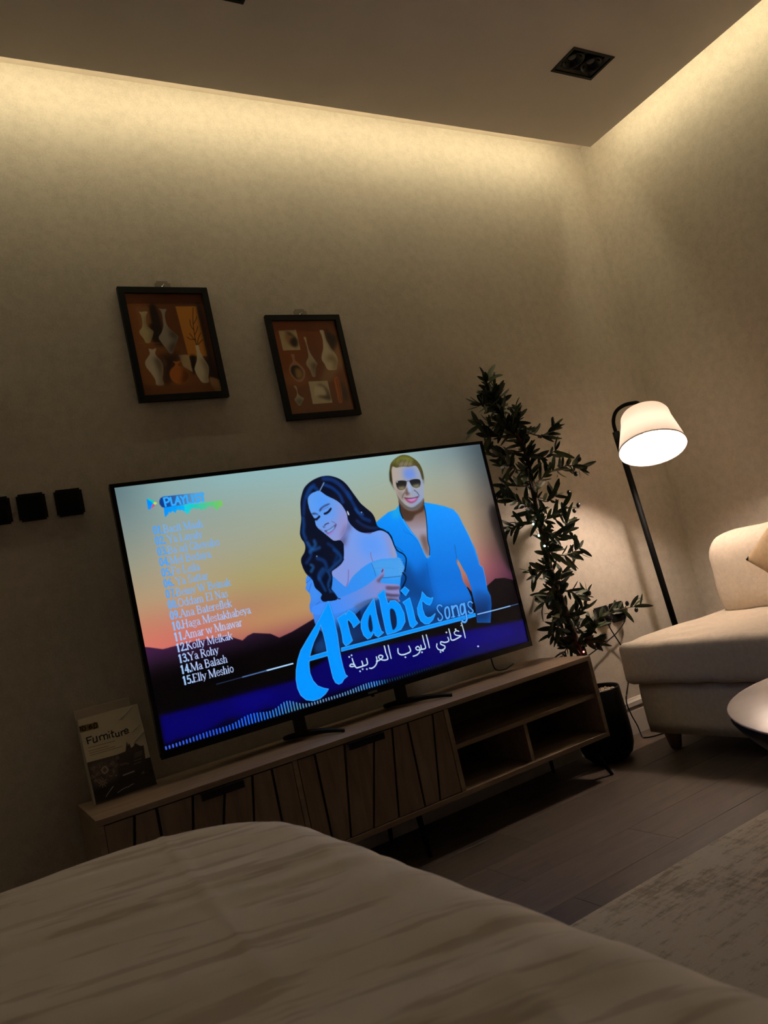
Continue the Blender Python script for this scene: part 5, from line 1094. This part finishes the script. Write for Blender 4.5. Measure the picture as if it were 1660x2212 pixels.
# ---------------------------------------------------------------- olive tree
def tree():
    px, py = -1.0, -.162
    t = thing('potted_olive_tree', 'tall leaning olive tree in a black pot beside the television stand', 'plant', (px, py, 0))
    po = lathe('pot', [(.05, 0), (.075, .006), (.096, .025), (.107, .055), (.110, .10), (.108, .20), (.105, .281), (.103, .285), (.100, .281), (.102, .245)], material('pot_black', (.005, .005, .005), .5, spec=.2), t, 40, (px, py, 0), cap=False)
    lathe('soil', [(.001, .256), (.101, .255)], material('soil', (.05, .04, .03), .95), po, 24, (px, py, 0), cap=False)
    random.seed(5); V = []; F = []
    ico = bmesh.new(); bmesh.ops.create_icosphere(ico, subdivisions=1, radius=1); iv = [v.co.copy() for v in ico.verts]; fi = [tuple(v.index for v in f.verts) for f in ico.faces]; ico.free()
    for k in range(190):
        r = .096*math.sqrt(random.random()); a = random.random()*6.283; s = random.uniform(.006, .011); o = len(V)
        R = Matrix.Rotation(random.random()*6, 3, 'Z'); sc = (s*random.uniform(.9, 1.4), s*random.uniform(.7, 1), s*.62)
        for v in iv:
            q = R @ Vector((v[0]*sc[0], v[1]*sc[1], v[2]*sc[2])); V.append((px+r*math.cos(a)+q[0], py+r*math.sin(a)+q[1], .260+random.uniform(0, .002)+q[2]+.006*random.random()))
        F += [tuple(o+i for i in f) for f in fi]
    tag(mesh('pebbles', V, F, material('pebble', (.42, .35, .27), .7, noise=.35, scale=45), po, True), 'pale gravel filling the pot', kind='stuff')
    BARK = material('bark', (.075, .045, .028), .85, noise=.4, scale=60, bump=.6, bscale=90)
    trunk = spline([(-.99, py, .25), (-1.005, -.165, .34), (-1.022, -.165, .435), (-1.045, -.16, .654), (-1.058, -.155, .812), (-1.044, -.155, 1.124), (-1.034, -.155, 1.30), (-1.09, -.16, 1.41), (-1.13, -.165, 1.49), (-1.15, -.165, 1.545)], 6)
    n = len(trunk); tube('trunk', trunk, [.017*(1-i/n)+.003 for i in range(n)], BARK, t, 10)
    TW = [[(-1.048,1.386),(-.956,1.347),(-.894,1.373)],[(-1.128,1.293),(-1.203,1.291),(-1.218,1.322)],[(-1.048,1.145),(-.928,1.191),(-.813,1.209),(-.749,1.191)],[(-1.085,1.15),(-1.182,1.162),(-1.223,1.148)],[(-1.061,1.028),(-1.146,1.079),(-1.223,1.109)],
     [(-1.049,.987),(-.948,1.012),(-.887,1.033)],[(-1.061,.989),(-1.146,1.001),(-1.214,.983)],[(-1.061,.871),(-.969,.835),(-.882,.851)],[(-1.068,.892),(-.911,.926)],[(-1.062,.793),(-1.137,.797),(-1.19,.788)],[(-1.068,.736),(-1.146,.694),(-1.19,.677)],
     [(-1.044,.654),(-1.122,.613),(-1.116,.555)],[(-1.026,.554),(-.926,.611),(-.9,.645)],[(-1.02,.534),(-.907,.548),(-.79,.562),(-.672,.556)],[(-1.044,.577),(-1.11,.545),(-1.104,.50)],[(-1.008,.492),(-.952,.46)],
     [(-1.15,1.545),(-1.17,1.575),(-1.18,1.60)],[(-1.13,1.49),(-1.20,1.50),(-1.25,1.495)],[(-1.12,1.47),(-1.08,1.53),(-1.075,1.59)],[(-1.10,1.43),(-1.18,1.42),(-1.23,1.43)],[(-1.08,1.40),(-1.03,1.44),(-1.0,1.49)],[(-1.07,1.37),(-1.15,1.37),(-1.20,1.375)],
     [(-1.035,1.28),(-.98,1.25),(-.93,1.27)],[(-1.04,1.2),(-1.12,1.22),(-1.18,1.25)],[(-1.045,1.09),(-.99,1.07),(-.95,1.09)],[(-1.05,.95),(-1.0,.92),(-.95,.97)],[(-1.058,.76),(-1.0,.74),(-.96,.77)],[(-1.05,.7),(-1.0,.69),(-.97,.66)],[(-1.03,.60),(-1.07,.585),(-1.12,.61)],[(-1.03,.50),(-1.06,.47),(-1.09,.44)],[(-1.01,.47),(-.975,.49),(-.95,.53)]]
    BV = []; BF = []; stations = []; rng = random.Random(21)
    for k, tw in enumerate(TW):
        # a twig starts on the trunk and leaves it a little towards the room or the wall
        dy = rng.uniform(-.075, .055); m = len(tw)
        zz = tw[0][1]; base = min(trunk, key=lambda p: abs(p[2]-zz))
        pts = [base]+[(x, max(-.245, min(-.03, -.158+dy*(i+.6)/m)), z) for i, (x, z) in enumerate(tw)]
        sp = spline(pts, 6); v, f = tube_data(sp, [.0035*(1-i/len(sp))+.0012 for i in range(len(sp))], 6, len(BV)); BV += v; BF += f
        acc = 0
        for i in range(1, len(sp)):
            acc += (sp[i]-sp[i-1]).length
            if acc > .0115 and i > 2: stations.append((sp[i], (sp[i]-sp[i-1]).normalized())); acc = 0
        stations.append((sp[-1], (sp[-1]-sp[-2]).normalized())); stations.append((sp[-1], (sp[-1]-sp[-2]).normalized()))
    for i in range(12, n-1):
        for q in range(3): stations.append((trunk[i], (trunk[i+1]-trunk[i]).normalized()))
    mesh('branches', BV, BF, BARK, t, True)
    leafmats = [material('leaf_%d' % i, c, .5, noise=.25, scale=40) for i, c in enumerate([(.026, .038, .014), (.036, .054, .018), (.020, .030, .013), (.055, .075, .025)])]
    def leaf_mesh(L, W, bend, mat):
        V = []; F = []; k = 7
        for i in range(k):
            s = i/(k-1); w = W*math.sin(math.pi*min(.97, .05+.92*s))**.62; z = bend*s*s*L
            V += [(s*L, -w/2, z+.12*w), (s*L, 0, z), (s*L, w/2, z+.12*w)]
        for i in range(k-1):
            o = i*3; F += [(o, o+1, o+4, o+3), (o+1, o+2, o+5, o+4)]
        me = bpy.data.meshes.new('leaf'); me.from_pydata(V, [], F); me.polygons.foreach_set('use_smooth', [True]*len(F)); me.materials.append(mat); return me
    kinds = [leaf_mesh(L, W, b, leafmats[i % 4]) for i, (L, W, b) in enumerate(((.066, .0185, .2), (.058, .017, -.25), (.074, .019, .3), (.052, .0165, .1), (.064, .015, -.35), (.070, .020, .15), (.056, .018, .25), (.078, .0175, -.2)))]
    leaves = []
    for p, d in stations:
        for q in range(2):
            side = Vector((rng.gauss(0, 1), rng.gauss(0, .7), rng.gauss(.15, 1))); side -= d*side.dot(d)
            if side.length < .05: continue
            dirv = (d*rng.uniform(.35, 1.1)+side.normalized()*rng.uniform(.6, 1.1)).normalized()
            nrm = Vector((rng.gauss(-.9, .8), rng.gauss(-.8, .8), rng.gauss(.4, .8))); y = nrm.cross(dirv).normalized(); z = dirv.cross(y)
            s = rng.uniform(.6, 1.2); R = Matrix((dirv*s, y*s, z*s)).transposed()
            tip = p+dirv*.07
            if tip[1] > -.012 or (tip[0] < -1.255 and tip[2] < 1.375) or (p[2] < .56 and tip[2] < .458 and tip[0] < -1.13): continue
            if tip[0] > -.64: continue
            leaves.append((p, R, rng.randrange(len(kinds))))
    rng.shuffle(leaves)
    leaves.sort(key=lambda l: l[0][1]+rng.uniform(-.05, .05))
    for p, R, k in leaves[:300]:
        o = bpy.data.objects.new('leaf', kinds[k]); link(o, t); o.matrix_local = R.to_4x4(); o.location = p
    V = []; F = []; FM = []
    for p, R, k in leaves[300:]:
        o = len(V); V += [R @ v.co+p for v in kinds[k].vertices]; F += [tuple(o+i for i in f.vertices) for f in kinds[k].polygons]; FM += [k % 4]*len(kinds[k].polygons)
    fo = mesh('foliage', V, F, leafmats[0], t, True)
    for m in leafmats[1:]: fo.data.materials.append(m)
    fo.data.polygons.foreach_set('material_index', FM); tag(fo, 'dense olive leaves further back', kind='stuff')
    OL = material('olive_fruit', (.010, .008, .010), .25)
    ol = bpy.data.meshes.new('olive'); bm = bmesh.new(); bmesh.ops.create_uvsphere(bm, u_segments=12, v_segments=8, radius=.0085)
    for v in bm.verts: v.co.z *= 1.35
    bm.to_mesh(ol); bm.free(); ol.polygons.foreach_set('use_smooth', [True]*len(ol.polygons)); ol.materials.append(OL)
    for x, z in ((-1.205, 1.555), (-1.165, 1.555), (-1.18, 1.50), (-1.03, 1.455), (-.76, 1.225), (-.735, 1.185), (-.835, 1.03), (-.865, 1.01), (-.80, 1.165), (-1.185, .69), (-.655, .538), (-.70, .575), (-.90, .66), (-.87, 1.09)):
        o = bpy.data.objects.new('olive', ol); link(o, t); o.location = (x, -.175, z); o.rotation_euler = (rng.uniform(-.6, .6), rng.uniform(-.6, .6), 0)
    # fairy lights wound round the trunk
    fl = thing('fairy_lights', 'string of tiny cold white fairy lights wound round the olive trunk', 'string lights', (-1.05, -.18, .43))
    path = []
    for i in range(70):
        s = i/69; z = .44+s*.62; b = min(trunk, key=lambda p: abs(p[2]-z)); a = s*24
        path.append((b[0]+.024*math.cos(a), b[1]+.024*math.sin(a), z))
    tube('wire', path, .0011, material('light_wire', (.015, .03, .015), .5), fl, 6)
    EM = glow('fairy_bulb', (.55, 1., .86), 6., 'NONE'); RED = glow('red_indicator', (1., .12, .12), 8., 'NONE')
    def bulb(name, p, r, m):
        bm = bmesh.new(); bmesh.ops.create_uvsphere(bm, u_segments=12, v_segments=8, radius=r)
        for v in bm.verts: v.co += Vector(p)
        from_bm(name, bm, m, fl, True)
    for p in ((-1.142, -.215, .986), (-1.128, -.215, .936), (-1.112, -.215, .891)): bulb('bulb', p, .0042, EM)
    tube('bulb_lead', [(-1.145, -.213, .992), (-1.142, -.212, .986), (-1.128, -.212, .936), (-1.112, -.212, .891), (-1.08, -.19, .86)], .0009, MATS['light_wire'], fl, 6)
    box('control_box', (-1.026, -1.006), (-.188, -.17), (.425, .452), MATS['light_wire'], fl, .002)
    bulb('indicator', (-1.034, -.20, .443), .0038, RED)
    tag(mesh('trunk_tie', *tube_data([(b[0]+.021*math.cos(a), b[1]+.021*math.sin(a), .742+.002*math.sin(a)) for b in [trunk[20]] for a in np.linspace(0, 6.2, 20)], .005, 8), material('tie', (.33, .25, .22), .6), t, True), 'pale tie around the trunk')
tree()
# ---------------------------------------------------------------- floor lamp
def lamp():
    bx_, by_ = -.395, -.155
    t = thing('floor_lamp', 'lit black floor lamp with a white pleated shade in the corner', 'floor lamp', (bx_, by_, 0))
    lathe('base', [(.001, .0), (.115, 0), (.118, .008), (.112, .018), (.03, .024), (.02, .04)], SATINB, t, 36, (bx_, by_, 0), cap=False)
    top = Vector((-.468, by_, 1.315)); tube('pole', [(bx_, by_, .02), tuple(top)], .0135, SATINB, t, 16)
    tube('sleeve', [tuple(Vector((bx_, by_, .02)).lerp(top, .93)), tuple(Vector((bx_, by_, .02)).lerp(top, 1.012))], .0165, BLACK, t, 16)
    th = math.radians(25); hx, hy = -.80, -.60
    ax = Vector((hx*math.sin(th), hy*math.sin(th), -math.cos(th)))              # direction the opening faces
    tc = Vector((-.505, -.360, 1.356)); M = ax.to_track_quat('Z', 'X').to_matrix()
    tube('gooseneck', spline([tuple(top), (-.470, by_-.002, 1.375), (-.458, by_-.02, 1.418), (-.446, by_-.06, 1.434), (-.446, by_-.115, 1.428), (-.478, by_-.17, 1.408), tuple(tc)], 8), .0085, SATINB, t, 12)
    R0, R1, Ht = .096, .139, .183
    sh = bpy.data.materials.new('shade_fabric'); sh.use_nodes = True; nt = sh.node_tree; nt.nodes.clear(); L = nt.links.new
    out = nt.nodes.new('ShaderNodeOutputMaterial'); mx = nt.nodes.new('ShaderNodeMixShader'); df = nt.nodes.new('ShaderNodeBsdfDiffuse'); tr = nt.nodes.new('ShaderNodeBsdfTranslucent')
    df.inputs[0].default_value = (.80, .70, .60, 1); tr.inputs[0].default_value = (.82, .71, .62, 1); mx.inputs[0].default_value = .041; L(df.outputs[0], mx.inputs[1]); L(tr.outputs[0], mx.inputs[2]); L(mx.outputs[0], out.inputs[0])
    N = 96; V = []; F = []
    rings = [(R0*.30, -.004), (R0*.8, .0), (R0*.97, .006), (R0+.004, .018)]+[(R0+(R1-R0)*s, .018+(Ht-.018)*s) for s in (.2, .4, .6, .8, 1.)]
    for j, (r, z) in enumerate(rings):
        for i in range(N):
            a = 2*math.pi*i/N; rr = r+(.0013*(1 if i % 2 else -1) if j >= 3 else 0); V.append(tc+M @ Vector((rr*math.cos(a), rr*math.sin(a), z)))
    for j in range(len(rings)-1):
        for i in range(N): F.append((j*N+i, j*N+(i+1) % N, (j+1)*N+(i+1) % N, (j+1)*N+i))
    s = mesh('shade', V, F, sh, t, True)
    rim = [tc+M @ Vector((R1*math.cos(a), R1*math.sin(a), Ht)) for a in np.linspace(0, 2*math.pi, 65)]
    tube('shade_rim', rim, .0028, material('rim_tape', (.62, .52, .46), .7), s, 6)
    cr = tc+ax*.045; 
    lathe('lamp_holder', [(.015, -.045), (.017, -.02), (.017, .03), (.012, .036)], WHITE, t, 16, cr, M)
    lathe('bulb', [(.012, .03), (.016, .045), (.030, .075), (.033, .09), (.030, .105), (.018, .118), (.002, .122)], glow('bulb_glass', (1., .82, .69), BULB), t, 20, cr, M)
lamp()
# ---------------------------------------------------------------- sofa, cushion
def sofa():
    t = thing('sofa', 'cream upholstered sofa with a rounded backrest along the right wall', 'sofa', (-.47, -1.3, 0))
    soft_box('base', (-.885, -.09), (-2.6, -.288), (.075, .275), CREAM, t, .014, cell=.05)
    soft_box('seat_cushion', (-.918, -.11), (-2.62, -.262), (.277, .440), CREAM, t, .024, crown=.022, wob=.011, seed=4, cell=.022)
    soft_box('backrest', (-.325, -.045), (-2.62, -.292), (.40, .778), CREAM, t, .105, crown=.006, wob=.009, seed=7, cell=.03)
    for x in (-.80, -.16):
        for y in (-.33, -1.45, -2.52): lathe('leg', [(.020, 0), (.024, .01), (.034, .06), (.036, .078)], material('leg_wood', (.24, .18, .13), .5), t, 18, (x, y, 0))
    # throw cushion standing on one corner edge against the backrest
    n = 22; V = []; F = []
    for side in (1, -1):
        o = len(V)
        for i in range(n+1):
            for j in range(n+1):
                u, v = -1+2*i/n, -1+2*j/n; e = (1-u*u)*(1-v*v); pin = 1-.10*(1-abs(u*v))*max(abs(u), abs(v))**4
                V.append(Vector((u*.22*pin, v*.13*pin, side*.065*e**.42)))
        for i in range(n):
            for j in range(n): F.append((o+i*(n+1)+j, o+(i+1)*(n+1)+j, o+(i+1)*(n+1)+j+1, o+i*(n+1)+j+1))
    M = Matrix.Translation((-.40, -.82, .705)) @ Matrix(((0, 0, -1), (-1, 0, 0), (0, 1, 0))).to_4x4() @ Matrix.Rotation(math.radians(42), 4, 'Z')
    bm = bmesh.new(); vs_ = [bm.verts.new(M @ v) for v in V]
    for f in F: bm.faces.new([vs_[i] for i in f])
    bmesh.ops.remove_doubles(bm, verts=bm.verts[:], dist=.0008)
    tag(from_bm('throw_cushion', bm, TAN, None, True), 'tan throw cushion leaning on the sofa backrest at the right edge', 'cushion')
sofa()
# ---------------------------------------------------------------- coffee table
def table():
    cx, cy, zt = -1.455, -1.705, .42
    t = thing('coffee_table', 'round coffee table with a pale stone top and dark underside', 'coffee table', (cx, cy, .011))
    stone = material('pale_stone', (.56, .46, .40), .32, noise=.10, scale=7, stretch=(1, 2.2, 1))
    lathe('table_top', [(.001, -.005), (.448, -.005), (.4515, -.003), (.452, -.001), (.450, 0), (.001, 0)], stone, t, 72, (cx, cy, zt), cap=False)
    dark = material('table_dark', (.010, .008, .007), .55, spec=.2)
    lathe('apron', [(.448, -.005), (.449, -.018), (.440, -.032), (.405, -.070), (.36, -.085), (.001, -.085)], dark, t, 72, (cx, cy, zt), cap=False)
    lathe('pedestal', [(.17, -.085), (.15, -.12), (.15, -.36), (.20, -.395), (.205, -.409)], dark, t, 48, (cx, cy, zt), cap=True)
table()
